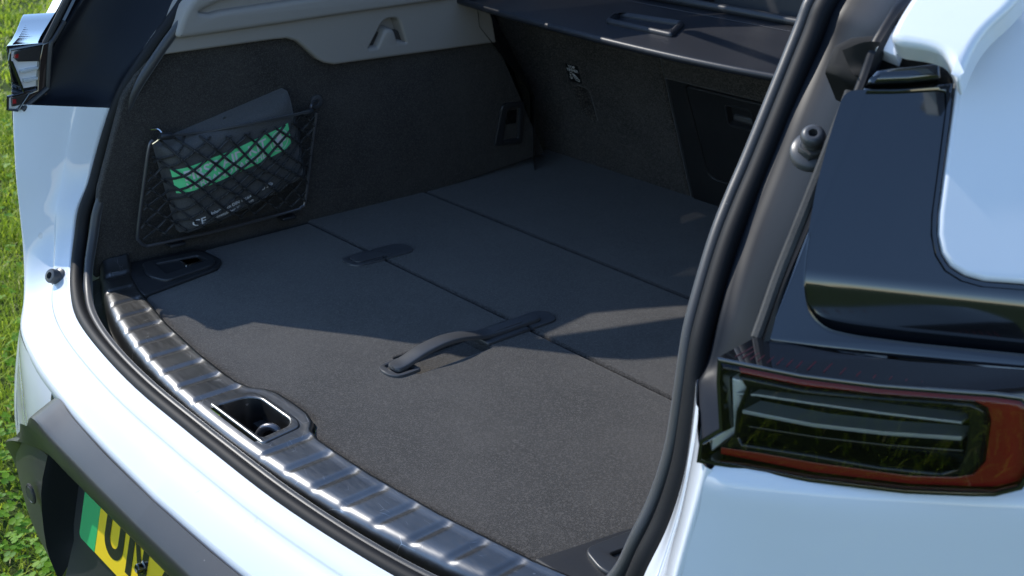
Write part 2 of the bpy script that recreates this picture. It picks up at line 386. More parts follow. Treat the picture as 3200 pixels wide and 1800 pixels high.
for s in (1, -1):
    v, f = skin(s); new_obj("bumper_top", v, f, 'paint', car, sharp=60)
    # outer flank: rows run down the body, columns run round the corner
    def plan(c0, bulge):
        x, y = c0; return [(x, y), (x+.028, y+.012), (.70+bulge, .005), (.785+bulge, .075), (.86+bulge, .18), (.915+bulge, .34), (.94+bulge, .6), (.945+bulge, 1.0), (.945+bulge, 1.5)]
    R = []
    for z, c0, bl in ((.30, (.625, .030), -.055), (.248, (.625, .028), -.055), (.243, (.614, -.030), -.018), (.238, (.611, -.044), -.006), (.226, (.609, -.051), .003), (.205, (.609, -.052), .005), (.172, (.606, -.055), .006), (.12, (.604, -.059), .006), (.06, (.602, -.061), .004), (.015, (.597, -.064), .002),
                      (-.03, (.576, -.072), .0), (-.055, (.568, -.080), .004), (-.09, (.592, -.082), .02), (-.14, (.607, -.088), .03), (-.21, (.617, -.096), .034), (-.28, (.622, -.100), .034), (-.35, (.605, -.100), .02), (-.41, (.545, -.100), 0), (-.46, (.46, -.09), -.03)):
        R.append([mir((x, y+(.05 if z > .245 and x > .65 else .012 if z > .24 and x > .65 else 0), z+.016*max(0, min(1, (x-.61)/.145))**2*max(0, min(1, (z-.2)/.03))), s) for x, y in plan(c0, bl)])
    v, f = surf(R, 3, 3); new_obj("rear_corner_panel", v, f, 'paint', car, sharp=50)
    # bumper face between the cladding and the corner
    R = []
    for z, dy in ((-.055, 0), (-.085, -.006), (-.13, -.010), (-.20, -.012), (-.28, -.008)):
        cx, cy = {-.055: (.568, -.080), -.085: (.590, -.082), -.13: (.604, -.087), -.20: (.616, -.095), -.28: (.622, -.1)}[z]
        R.append([mir(p, s) for p in ((.312, -.150+dy, z), (.37, -.1435+dy, z), (.44, -.132+dy, z), (.51, -.113+dy*.8, z), (cx, cy, z))])
    v, f = surf(R, 3, 3); new_obj("bumper_face", v, f, 'paint', car, sharp=50)

# ---- black cladding with the number plate recess
def clad():
    c_ = [tuple(sight(x, y, (0, 1, 0), (0, yy, 0))) for x, y, yy in ((52, 1165, -.108), (54, 1118, -.124), (66, 1090, -.142), (85, 1064, -.164))]
    top = [c_[0], c_[1], c_[2], c_[3], (-.285, -.1575, -.0545), (-.22, -.162, -.054), (-.12, -.1685, -.0535), (0, -.171, -.053)]
    cre = [tuple(np.array(p)+np.array(d)) for p, d in zip(c_, ((-.002, -.002, -.012), (-.003, -.004, -.012), (-.004, -.006, -.012), (-.004, -.010, -.016)))]+[(-.295, -.187, -.080), (-.22, -.189, -.079), (-.12, -.1915, -.078), (0, -.193, -.0775)]
    mid = [tuple(np.array(p)+np.array((-.004, -.002, -.03))) for p in c_[:3]]+[(c_[3][0]-.008, -.179, -.118), (-.298, -.180, -.110), (-.22, -.1855, -.1), (-.12, -.189, -.097), (0, -.190, -.096)]
    rec = [(-.630, -.110, -.32), (-.55, -.143, -.25), (-.45, -.165, -.19), (-.37, -.172, -.155), (-.303, -.1675, -.1425), (-.22, -.1765, -.127), (-.12, -.180, -.1205), (0, -.180, -.1195)]
    for s in (1, -1):
        rows = [[mir(p, s) for p in r] for r in (top, [tuple(.25*np.array(a)+.75*np.array(b)+np.array((0, -.001, .002))) for a, b in zip(top, cre)], cre, mid, rec, [(p[0], p[1]+.016, p[2]+.0015) for p in rec])]
        v, f = surf(rows, 4, 3); new_obj("bumper_cladding", v, f, 'cladding', car, sharp=40)
        # face outboard of the recess
        R = []
        for z, xi in ((-.146, -.306), (-.20, -.314), (-.26, -.322), (-.31, -.322), (-.345, -.30), (-.40, -.29), (-.45, -.28)):
            xo = {-.146: -.395, -.20: -.475, -.26: -.575, -.31: -.622, -.345: -.610, -.40: -.56, -.45: -.47}[z]
            yo = {-.146: -.168, -.20: -.150, -.26: -.124, -.31: -.110, -.345: -.110, -.40: -.108, -.45: -.1}[z]
            yi = -.1675 if z > -.15 else -.176 if z > -.3 else -.178+(-.31-z)*.35
            R.append([mir((xi+(xo-xi)*t, yi+(yo-yi)*(t**1.35), z), s) for t in (0, .33, .66, 1)])
        v, f = surf(R, 4, 3); new_obj("bumper_cladding", v, f, 'cladding', car, sharp=40)
        v, f = lathe(mir((-.355, -.1785, -.222), s), (0, -1, 0), [(.0145, .0), (.0145, .0022), (.012, .0030), (.0112, .0018), (.0105, .0029), (0, .0032)]); new_obj("parking_sensor", v, f, 'cladding', car)
        # recess: side wall
        v, f = surf([[mir(p, s) for p in ((-.304, -.1685, -.141), (-.297, -.160, -.140), (-.285, -.126, -.125))], [mir(p, s) for p in ((-.314, -.180, -.20), (-.306, -.172, -.20), (-.287, -.138, -.205))],
                     [mir(p, s) for p in ((-.322, -.180, -.29), (-.314, -.172, -.28), (-.289, -.152, -.27))], [mir(p, s) for p in ((-.305, -.175, -.34), (-.30, -.170, -.325), (-.28, -.157, -.285))]], 3, 3)
        new_obj("plate_recess", v, f, 'inner_black', car)
    mb = Mesh()
    mb.add(*grid([[(x, y, z) for x in (-.289, 0, .289)] for y, z in ((-.1185, -.096), (-.1525, -.2475), (-.155, -.272), (-.172, -.322), (-.184, -.345), (-.186, -.365), (-.15, -.45))]))
    mb.add(*grid([[(x, y0_, z0_), (x, -.160, z0_+.006), (x, -.118, -.098)] for x, y0_, z0_ in ((-.306, -.1685, -.139), (-.22, -.1775, -.1245), (-.12, -.181, -.118), (0, -.181, -.117), (.12, -.181, -.118), (.22, -.1775, -.1245), (.306, -.1685, -.139))]))
    mb.build("plate_recess", 'trim_satin', car, sharp=25)
clad()
plate_n = Vector((0, -1, .232)); PF = Frame((0, -.1552, -.248), (1, 0, 0), plate_n)   # u = across, v = up
mb = slab(PF, rnd([(-.26, 0), (.26, 0), (.26, .111), (-.26, .111)], .008), 0, .003, .0006, back=True)
plate = mb.build("number_plate", 'yellow', car)
slab(PF, [(-.26+p[0], p[1]) for p in rnd([(.0005, .0005), (.046, .0005), (.046, .1105), (.0005, .1105)], [.008, 0, 0, .008])], .003, .0034, .0001).build("green_band", 'plate_green', plate)
def glyph(pts, holes=()):
    v, f = cap(PF, pts, holes, .0036); new_obj("plate_character", v, f, 'plate_black', plate, smooth=False)
x0 = -.194; yb = .016; h = .079
def U(x): 
    outer = [(x, yb+h), (x, yb+.022)]+[(x+.025-.025*math.cos(t), yb+.022-.022*math.sin(t)) for t in np.linspace(.15, math.pi-.15, 12)]+[(x+.05, yb+.022), (x+.05, yb+h), (x+.036, yb+h), (x+.036, yb+.024)]
    return outer+[(x+.025+.011*math.cos(t), yb+.024-.010*math.sin(t)) for t in np.linspace(.15, math.pi-.15, 8)]+[(x+.014, yb+.024), (x+.014, yb+h)]
glyph(U(x0)); x = x0+.061
glyph([(x, yb), (x+.014, yb), (x+.014, yb+.052), (x+.036, yb), (x+.05, yb), (x+.05, yb+h), (x+.036, yb+h), (x+.036, yb+.027), (x+.014, yb+h), (x, yb+h)]); x += .061
glyph([(x+.010, yb), (x+.025, yb), (x+.05, yb+.065), (x+.05, yb+h), (x, yb+h), (x, yb+.065), (x+.035, yb+.065), (x+.018, yb+.03)])
c = PF.P(-.094, .043, .003)
mb = Mesh().add(*lathe(c, plate_n, [(.0085, 0), (.0085, .0012), (.0062, .0022), (.006, .0075), (.0048, .0085), (.003, .0075), (0, .0072)], 16)); mb.build("plate_screw", 'gloss', plate)

# ---- rubber seal round the opening: outer and inner lobe
SO = [(0, -.105, -.002), (.15, -.103, -.002), (.28, -.092, -.002), (.38, -.074, -.001), (.455, -.049, .006), (.500, -.026, .026), (.521, -.008, .058), (.527, .004, .093), (.529, .022, .126), (.528, .037, .166), (.521, .050, .207),
      (.513, .062, .243), (.507, .073, .267), (.498, .096, .302), (.491, .117, .331), (.486, .138, .357), (.482, .163, .39), (.474, .222, .48), (.472, .243, .513), (.467, .303, .550), (.440, .618, .66), (.423, .705, .75), (.405, .80, .86), (.35, .90, .90), (.2, .93, .915), (0, .935, .92)]
SI = [(0, -.0925, -.004), (.15, -.0905, -.004), (.28, -.079, -.004), (.38, -.060, -.002), (.447, -.036, .006), (.484, -.016, .028), (.502, .002, .062), (.508, .014, .096), (.510, .031, .128), (.509, .046, .168), (.503, .058, .209),
      (.496, .069, .245), (.490, .080, .269), (.481, .103, .304), (.474, .124, .333), (.469, .145, .359), (.465, .170, .392), (.457, .229, .482), (.455, .250, .515), (.450, .310, .552), (.423, .625, .662), (.406, .712, .752), (.388, .806, .858), (.34, .905, .892), (.2, .935, .905), (0, .94, .908)]
for s in (1, -1):
    a = cr([mir(p, s) for p in SO], 5); rad = [float(np.interp(p[2], (0, .05), (.0086, .0093))) for p in a]
    new_obj("weather_seal", *tube(a, rad, 12), 'rubber_dark', car)
    a = cr([mir(p, s) for p in SI], 5); rad = [float(np.interp(p[2], (0, .05), (.0055, .0066))) for p in a]
    new_obj("seal_lip", *tube(a, rad, 12), 'rubber', car)

jp = cr(SO, 5); jp = [mir(p, -1) for p in jp if abs(p[0]) < .3]; ji = min(range(len(jp)), key=lambda i: abs(jp[i][0]+.165)); ja, jb = Vector(jp[ji]), Vector(jp[ji+1])
jd = (jb-ja).normalized(); new_obj("seal_joint", *tube([ja-jd*.002, ja+jd*.002], .0096, 12), 'rubber', car)
# ---- rear wheels
for s in (1, -1):
    wh = bpy.data.objects.new("wheel", None); COL.objects.link(wh); wh.parent = car
    ax = Vector((s, 0, 0)); c_ = Vector((s*.68, 1.12, GZ+.36))
    new_obj("tyre", *lathe(c_, ax, [(.24, 0), (.33, .01), (.358, .035), (.36, .1), (.36, .16), (.352, .21), (.325, .235), (.255, .23), (.245, .21)], 48), 'rubber_dark', wh)
    rm = Mesh().add(*lathe(c_, ax, [(.245, .22), (.238, .19), (.23, .05), (0, .05)], 48)).add(*lathe(c_, ax, [(.055, .05), (.05, .185), (0, .19)], 24))
    for k in range(5):
        a = k*2*math.pi/5; d_ = Vector((0, math.cos(a), math.sin(a))); e_ = Vector((0, -math.sin(a), math.cos(a)))
        rm.add([c_+d_*r_+e_*w_+ax*h_ for r_, w_, h_ in ((.03, .035, .18), (.03, -.035, .18), (.24, -.022, .205), (.24, .022, .205), (.03, .035, .14), (.03, -.035, .14), (.24, -.022, .17), (.24, .022, .17))], [(0, 1, 2, 3), (4, 5, 6, 7), (0, 1, 5, 4), (2, 3, 7, 6), (0, 3, 7, 4), (1, 2, 6, 5)])
    rm.build("rim", 'chrome', wh)
# ---- pillar channel above the paint line, gloss garnish, D pillar skin
for s in (1, -1):
    rows = []
    st = [((.523, .052, .236), (.608, -.046, .236)), ((.518, .060, .25), (.611, -.03, .25)), ((.511, .075, .28), (.611, -.018, .285)), ((.500, .098, .31), (.609, -.004, .32)), ((.491, .122, .34), (.605, .012, .345)), ((.484, .158, .39), (.601, .045, .39)), ((.478, .185, .43), (.597, .072, .43)), ((.472, .222, .48), (.593, .103, .483)),
          ((.470, .243, .513), (.591, .124, .515)), ((.466, .305, .55), (.586, .20, .55)), ((.442, .615, .66), (.56, .575, .66)), ((.425, .70, .75), (.54, .67, .75)), ((.40, .80, .86), (.51, .78, .86))]  # top stations raked forward out of view, shaped to admit sun
    for i_, (a, b) in enumerate([((.5225, .052, .2345), (.6085, -.0465, .2345))]+st):
        a, b = np.array(a), np.array(b); d = b-a; nn = np.array((.75, .66, 0))*(0, 0, .8, 1)[min(i_, 3)]     # into the body: the channel is hollow
        rows.append([mir(a+d*t+nn*k, s) for t, k in ((-.14, .016), (0, .006), (.10, .016), (.45, .026), (.74, .016), (.84, .004), (.88, .010), (.95, .010), (1, .001))])
    v, f = surf(rows, 4, 4); new_obj("pillar_channel", v, f, 'inner_black', car, sharp=50)
# frame of the leaning rear corner surface
GF = Frame((.603, .015, .34), (.8, .6, 0), (.60, -.80, .53))
g = lambda x, y: GF.px(x, y)
garn = [g(*p) for p in ((1925, 852), (1945, 862), (2060, 878), (2250, 898), (2420, 915), (2600, 930), (2760, 942), (2760, 742), (2576, 722))] + [g(*p) for p in ((2470, 714), (2420, 700), (2382, 676), (2360, 640), (2350, 590), (2352, 540), (2368, 420), (2386, 280), (2396, 212), (2330, 218), (2250, 225), (2172, 224))]
# body of the garnish with a raised border and a dished field
bev = Mesh(); inner = [g(*p) for p in ((2128, 238), (2095, 340), (2060, 470), (2030, 640), (2022, 730), (2035, 790), (2075, 830), (2150, 848), (2300, 868), (2440, 882), (2600, 898), (2752, 910), (2752, 748), (2576, 728))] + [g(*p) for p in ((2466, 720), (2414, 705), (2374, 680), (2352, 642), (2343, 590), (2345, 540), (2361, 420), (2378, 290), (2384, 230), (2250, 238))]
inner = rnd(inner, .007, 3)
for s in (1, -1):
    mb = slab(GF, garn, -.012, .004, .0022, s=s, holes=[inner], hole_depth=-.002, steps=3, floor=False)
    mb.build("pillar_garnish", 'gloss_black', car, sharp=40)
    # dished inner field: leans up at the top and curls under at the bottom
    us = [p[0] for p in inner]; vs = [p[1] for p in inner]; u0, u1, v0, v1 = min(us), max(us), min(vs), max(vs)
    def dish(u, v): 
        t = (v-v0)/(v1-v0); k_ = max(0, .25-t); return .0016-(.50*k_*k_ if k_ < .08 else .0032+.080*(k_-.08))
    rows = []
    mbf = Mesh(); ii = off(inner, -.0008)
    tri_v, tri_f = cap(GF, ii, (), 0, s)
    me = bpy.data.meshes.new("t"); me.from_pydata(tri_v, [], tri_f); bm = bmesh.new(); bm.from_mesh(me)
    bmesh.ops.subdivide_edges(bm, edges=bm.edges, cuts=9, use_grid_fill=True); bmesh.ops.triangulate(bm, faces=bm.faces)
    for q in bm.verts:
        p = GF.uv(mir(q.co, s)); q.co = Vector(mir(GF.P(p[0], p[1], dish(*p)), s))
    bm.to_mesh(me); bm.free(); vv = [tuple(q.co) for q in me.vertices]; ff = [tuple(p.vertices) for p in me.polygons]; bpy.data.meshes.remove(me)
    new_obj("garnish_field", vv, ff, 'gloss_field', car, sharp=60)
    # dusty gasket down the inner edge of the garnish
    gk = [GF.P(*GF.px(*p, -.003), -.003) for p in ((1903, 850), (1925, 790), (1960, 690), (2000, 590), (2048, 470), (2095, 350), (2140, 232))]
    new_obj('garnish_gasket', *tube([mir(p, s) for p in cr(gk, 4)], .0042, 8), 'dirty', car)
    # white body beside the garnish
    wb = [g(*p) for p in ((2404, 206), (2394, 280), (2374, 420), (2358, 540), (2356, 592), (2366, 638), (2388, 671), (2424, 694), (2472, 708), (2576, 716), (2900, 736), (2960, 500), (2900, 120), (2700, -60), (2540, 15), (2478, 70), (2444, 115), (2422, 165))]
    slab(GF, wb, -.015, .005, .004, s=s, steps=4).build("quarter_panel", 'paint', car, sharp=50)
    # broad upper face of the pillar, turned to the sky
    UF = Frame((.66, .094, .496), (1, .15, 0), (.1, -.75, .65)); q = lambda x, y, d=0: UF.px(x, y, d)
    up = rnd([q(*p) for p in ((2297, -20), (2256, 45), (2236, 88), (2256, 106), (2330, 116), (2372, 130), (2392, 168), (2408, 208), (2426, 165), (2448, 115), (2482, 70), (2545, 14), (2590, -45), (2480, -110), (2380, -110))], .009, 5)
    slab(UF, up, -.02, .0, .006, s=s, steps=4).build("pillar_skin", 'paint', car, sharp=50)
    st = rnd([q(*p) for p in ((2172, -60), (2190, 70), (2215, 86), (2240, 92), (2258, 48), (2300, -25), (2320, -60))], .002, 2)
    slab(UF, [q(*p) for p in ((2330, -90), (2185, 74), (2240, 96), (2262, 40), (2345, -90))], -.035, -.022, .003, s=s).build("roof_channel", 'paint', car)
    if s == 1: slab(UF, [q(*p, -.045) for p in ((2092, 108), (2140, 84), (2205, 78), (2240, 86), (2262, 108), (2330, 118), (2372, 133), (2386, 165), (2394, 194), (2340, 200), (2190, 208), (2140, 206), (2112, 190), (2070, 170))], -.09, -.045, .008, s=s, steps=3).build("hinge_foam", 'foam', car, sharp=60)
    if s == 1: slab(GF, rnd([GF.px(*p, .003) for p in ((2178, 216), (2182, 206), (2204, 181), (2348, 164), (2362, 168), (2362, 203), (2280, 212))], .0015, 3), -.03, .010, .004, s=s, steps=4).build("garnish_step", 'gloss_black', car, sharp=60)
    if s == 1:
        v, f = surf([[mir(p, s) for p in (tuple(UF.P(*q(2120, 130, -.04), -0.038)), tuple(UF.P(*q(2200, 128, -.04), -0.028)), tuple(UF.P(*q(2300, 135, -.04), -0.036)), tuple(UF.P(*q(2370, 150, -.04), -0.044)))],
                     [mir(p, s) for p in (tuple(UF.P(*q(2135, 165, -.04), -0.044)), tuple(UF.P(*q(2210, 158, -.04), -0.042)), tuple(UF.P(*q(2310, 160, -.04), -0.034)), tuple(UF.P(*q(2384, 180, -.04), -0.044)))],
                     [mir(p, s) for p in (tuple(UF.P(*q(2150, 195, -.04), -0.036)), tuple(UF.P(*q(2190, 185, -.04), -0.046)), tuple(UF.P(*q(2300, 180, -.04), -0.046)), tuple(UF.P(*q(2392, 205, -.04), -0.046)))]], 5, 5)
        new_obj("hinge_foam", v, f, 'foam', car)
    # small rubber stop on the white channel
    bc = Vector(mir((.514, -.050, .006), s)); ba = Vector(mir((-.15, -.80, .45), s)).normalized()
    Mesh().add(*lathe(bc, ba, [(.0135, -.004), (.0135, .002), (.0105, .004), (.0105, .013), (.0092, .015), (.005, .0155), (.0042, .008), (0, .008)])).build("rubber_stop", 'handle', car, sharp=45)
    # rubber buffer on the pillar
    if s < 0: continue
    bc = Vector(mir((.556, .112, .424), s)); ba = Vector(mir((.30, -.62, .72), s)).normalized()
    mb = Mesh().add(*lathe(bc-ba*.005, ba, [(r_*.8, h_*.8) for r_, h_ in [(.021, 0), (.021, .004), (.0185, .007), (.012, .008)]]))
    hx = lathe(bc, ba, [(r_*.8, h_*.8) for r_, h_ in [(.0135, 0), (.0135, .009), (.0125, .010), (0, .010)]], 6); mb.add(*hx)
    mb.add(*lathe(bc+ba*.008, ba, [(r_*.8, h_*.8) for r_, h_ in [(.008, 0), (.0085, .003), (.0098, .0045), (.0085, .006), (.0085, .0075), (.0105, .009), (.0115, .013), (.0100, .017), (.0065, .019), (.0042, .0185), (.0038, .009), (0, .009)]]))
    mb.build("tailgate_buffer", 'handle', car, sharp=45)

# ---- tail lamps
LF = Frame((.603, -.05, .27), (.88, .475, 0), (.475, -.88, .0)); LF.dv = Vector((.06, -1, .0)); l = lambda x, y: LF.px(x, y)
EFR = Frame((-.5985, 0, 0), (0, 1, 0), (1, 0, 0)); e = lambda x, y: EFR.px(x*.1889, 48.3+y*.1889)
lens_o = [l(*p) for p in ((1806, 906), (2014, 947), (2206, 971), (2400, 986), (2500, 993), (2572, 1003), (2598, 1030), (2602, 1090), (2594, 1190), (2565, 1232), (2500, 1248), (2440, 1248), (2276, 1241), (2034, 1212), (1862, 1180), (1753, 1163), (1760, 1112), (1810, 1082), (1803, 962))]
red_c = [l(*p) for p in ((1840, 924), (2014, 958), (2206, 983), (2400, 998), (2500, 1005), (2566, 1014), (2588, 1036), (2590, 1090), (2583, 1186), (2556, 1222), (2500, 1236), (2440, 1236), (2276, 1229), (2034, 1199), (1796, 1152),
                             (1798, 1133), (1905, 1149), (2034, 1172), (2276, 1206), (2390, 1210), (2436, 1204), (2466, 1170), (2480, 1070), (2472, 1036), (2436, 1018), (2206, 1002), (2014, 982), (1846, 948))]
bez_o = [l(*p) for p in ((1846, 949), (2014, 983), (2206, 1003), (2436, 1019), (2471, 1037), (2479, 1070), (2465, 1169), (2435, 1203), (2390, 1209), (2276, 1205), (2034, 1171), (1905, 1148), (1800, 1132), (1836, 1098), (1842, 1040), (1866, 980))]
pocket = [l(*p) for p in ((1880, 984), (2014, 1001), (2206, 1018), (2385, 1030), (2418, 1042), (2430, 1064), (2416, 1160), (2400, 1186), (2360, 1192), (2206, 1176), (2034, 1146), (1862, 1120), (1850, 1100), (1856, 1040))]
for s in (1, -1):
    lamp = bpy.data.objects.new("tail_lamp", None); COL.objects.link(lamp); lamp.parent = car
    slab(LF, lens_o, -.050, -.034, .001, s=s, back=True).build("housing", 'lamp_dark', lamp)
    slab(LF, off(lens_o, -.0012), -.048, -.0005, .0015, s=s, holes=[off(lens_o, .0028)], hole_depth=-.034, floor=False).build("lamp_rim", 'gloss_black', lamp)
    slab(LF, red_c, -.014, -.007, .0015, s=s).build("red_light_band", 'red', lamp)
    slab(LF, bez_o, -.020, -.0035, .0025, s=s, holes=[pocket], hole_depth=-.030, steps=3).build("lamp_bezel", 'lamp_dark', lamp, sharp=50)
    for pts, wd, d0, d1, mt in ((((1836, 1002), (1885, 1004), (2014, 1024), (2206, 1051), (2405, 1075)), .0020, -.024, -.008, 'fin'), (((1838, 1040), (1900, 1052), (2034, 1078), (2206, 1098), (2408, 1112)), .0030, -.026, -.006, 'fin'),
                            (((1858, 1090), (2034, 1118), (2206, 1138), (2404, 1153)), .0022, -.03, -.012, 'lamp_dark')):
        P = [np.array(l(*p)) for p in pts]; lo = [tuple(p-np.array((0, wd/2))) for p in P]; hi = [tuple(p+np.array((0, wd/2))) for p in P][::-1]
        slab(LF, lo+hi, d0, d1, .0008, s=s).build("light_fin", mt, lamp)
    slab(LF, [l(*p) for p in ((1818, 962), (1872, 975), (1862, 992), (1838, 1000), (1850, 1030), (1832, 1040), (1846, 1075), (1836, 1098), (1796, 1128), (1766, 1150), (1768, 1116), (1822, 1086))], -.03, -.010, .002, s=s).build("reflector", 'silver', lamp)
    slab(LF, off(lens_o, .0005), -.004, .0015, .0055, s=s, steps=5).build("lens", 'lens', lamp, sharp=26)
    # sloping top shelf of the lamp with its ribs
    fr_ = [LF.P(*l(*p), .0) for p in ((1806, 907), (1900, 926), (2014, 948), (2206, 972), (2400, 987), (2500, 994), (2590, 1006))]
    bk_ = [GF.P(*g(*p), -.001) for p in ((1912, 857), (1955, 868), (2060, 882), (2250, 903), (2420, 921), (2500, 928), (2600, 936))]
    v, f = grid([[mir(p, s) for p in fr_], [mir(p*.5+q_*.5+Vector((0, 0, .002)), s) for p, q_ in zip(fr_, bk_)], [mir(p, s) for p in bk_]]); new_obj("lamp_top_cover", v, f, 'gloss_black', lamp)
    mb = Mesh()
    for k in range(26):
        t = .05+k*.036; j = t*(len(fr_)-1); i = min(int(j), len(fr_)-2); fr2 = fr_[i].lerp(fr_[i+1], j-i); j2 = min(.999, t+.018)*(len(fr_)-1); i2 = min(int(j2), len(fr_)-2); bk2 = bk_[i2].lerp(bk_[i2+1], j2-i2)
        A = fr2.lerp(bk2, .15)+Vector((0, 0, .0022)); B = fr2.lerp(bk2, .82)+Vector((0, 0, .0022)); mb.add(*tube([mir(A, s), mir(B, s)], .0004, 5))
    ro = mb.build("lamp_ribs", 'lamp_rib', lamp)
    # inner end of the lamp, seen across the boot
    if s > 0: continue
    t_ = -s
    slab(EFR, [e(*p) for p in ((150, 410), (560, 335), (545, 640), (500, 930), (400, 985), (318, 970), (160, 560))], -.006, -.004, .0005, s=t_).build("reflector", 'silver', lamp)
    slab(EFR, [e(*p) for p in ((108, 1040), (380, 990), (490, 940), (300, 1160), (240, 1198), (108, 1198))], -.006, -.004, .0005, s=t_).build("reflector", 'silver', lamp)
    slab(EFR, [e(*p) for p in ((205, 440), (300, 405), (548, 345), (535, 560), (246, 568), (190, 520))], -.006, .0, .001, s=t_).build("black_insert", 'lamp_tex', lamp)
    slab(EFR, [e(*p) for p in ((160, 1045), (375, 988), (486, 950), (300, 1140), (165, 1165))], -.006, .0, .001, s=t_).build("black_insert", 'lamp_tex', lamp)
    for q_ in (((196, 470), (246, 458), (240, 512), (192, 520)), ((164, 1066), (212, 1062), (214, 1122), (166, 1128))):
        slab(EFR, [e(*p) for p in q_], -.003, .0012, .0003, s=t_).build("red_marker", 'red', lamp)
    for q_ in (((266, 682), (380, 652), (502, 634), (500, 662), (330, 708), (268, 712)), ((310, 798), (400, 782), (496, 768), (494, 800), (372, 836), (312, 838))):
        slab(EFR, [e(*p) for p in q_], -.005, .004, .0008, s=t_).build("light_fin", 'fin', lamp)
    slab(EFR, [e(*p) for p in ((556, 330), (668, 280), (640, 480), (620, 880), (440, 1060), (268, 1205), (225, 1205), (370, 985), (488, 940), (512, 560))], -.012, .003, .002, s=t_).build("lamp_frame", 'gloss_black', lamp)
    rim = [EFR.P(*e(*p), .001) for p in ((560, 328), (135, 406), (122, 548), (150, 565), (312, 972), (100, 1032), (97, 1200), (235, 1212))]
    new_obj("lamp_rim", *tube([mir(p, t_) for p in rim], .0022, 8), 'gloss_black', lamp)
    # step of the channel round the lamp
    stp = [EFR.P(*e(*p), .004) for p in ((850, 20), (700, 270), (665, 320), (640, 600), (625, 870), (600, 930), (280, 1200))]
    new_obj("channel_bead", *tube([mir(p, t_) for p in cr(stp, 4)], .0035, 8), 'trim_satin', car)
    # shoulders of the body outboard of the lamp
    if s > 0: continue
    WG = Frame((-.80, .043, .297), (1, 0, 0), (0, -.5, .85)); wg = lambda x, y: WG.px(x, y)
    for nm, pts in (("rear_wing", ((22, 134), (28, 112), (48, 88), (72, 74), (94, 64), (112, 32), (138, -18), (230, -40), (200, 110), (120, 150), (40, 150))),):
        slab(WG, [wg(*p) for p in pts], -.02, 0, .006, steps=4).build(nm, 'paint', car)

# ---- body shell ahead of and above the opening (outside the frame, shades the boot)
for s in (1, -1):
    v, f = surf([[mir(p, s) for p in r] for r in (((.83, .24, .43), (.83, .7, .43), (.83, 1.7, .43)), ((.775, .36, .64), (.775, .8, .64), (.775, 1.7, .64)), ((.67, .82, .85), (.67, 1.1, .86), (.67, 1.7, .86)))], 4, 4); new_obj("side_window", v, f, 'glass', car)  # rear edge carried back over the pillar so its tint dims stray sun
    pass
    v, f = surf([[mir(p, s) for p in r] for r in (((.60, .17, .495), (.66, .20, .50), (.71, .25, .49)), ((.578, .385, .555), (.63, .40, .56), (.68, .43, .55)), ((.56, .58, .67), (.61, .595, .67), (.66, .62, .66)), ((.50, .84, .88), (.55, .85, .87), (.61, .88, .855)))], 4, 4); new_obj("pillar_skin", v, f, 'paint', car)  # unseen upper pillar, shaped forward so sun reaches the boot floor
v, f = surf([[(x, y, .93-.10*(x/.68)**2+(.02 if 0 < i < 3 else 0)) for x in (-.68, -.4, 0, .4, .68)] for i, y in enumerate((.95, 1.05, 1.3, 1.8))], 3, 3); new_obj("roof", v, f, 'paint', car)
v, f = surf([[(x, y, .89-.10*(x/.68)**2) for x in (-.66, -.4, 0, .4, .66)] for y in (.99, 1.1, 1.3, 1.8)], 2, 2); new_obj("headliner", v, f, 'headliner', car)
for x in (-.5, .5): new_obj("front_seat_back", *box((x, 1.45, .5), .5, .1, .6), 'leather', car, bevel=.03)
# open tailgate, hinged at the roof
TG = Frame((0, .50, .94), (1, 0, 0), (0, -.58, -.82))
tg = bpy.data.objects.new("tailgate", None); COL.objects.link(tg); tg.parent = car
def tgp(w0, w1, L0, L1): return rnd([(-w0, -L0), (-w1, -L1), (w1, -L1), (w0, -L0)], .06)
T = lambda u, t, d: Vector((u, .46-t*.86, .955+t*.50+d))    # t metres along the raised gate
def gate(pts, d0, d1, name, mt, ch=.012):
    Fg = Frame((0, .94, .945), (1, 0, 0), Vector((0, -.34, -.94))); P = [(u, -t) for u, t in pts]
    return slab(Fg, rnd(P, .05), d0, d1, ch, back=True).build(name, mt, tg)
gate([(-.40, .0), (-.47, .45), (-.53, .60), (-.56, 1.0), (.56, 1.0), (.53, .60), (.47, .45), (.40, .0)], -.05, -.02, "gate_skin", 'paint')
gate([(-.36, .05), (-.43, .45), (.43, .45), (.36, .05)], -.022, -.012, "gate_glass", 'gloss_black')
gate([(-.46, .50), (-.52, .95), (.52, .95), (.46, .50)], -.022, .012, "gate_lining", 'trim_dark')
for s in (1, -1):
    new_obj("gas_strut", *tube([mir(p, s) for p in ((.47, .62, .74), (.50, .40, 1.12))], .011, 12), 'inner_black', tg)

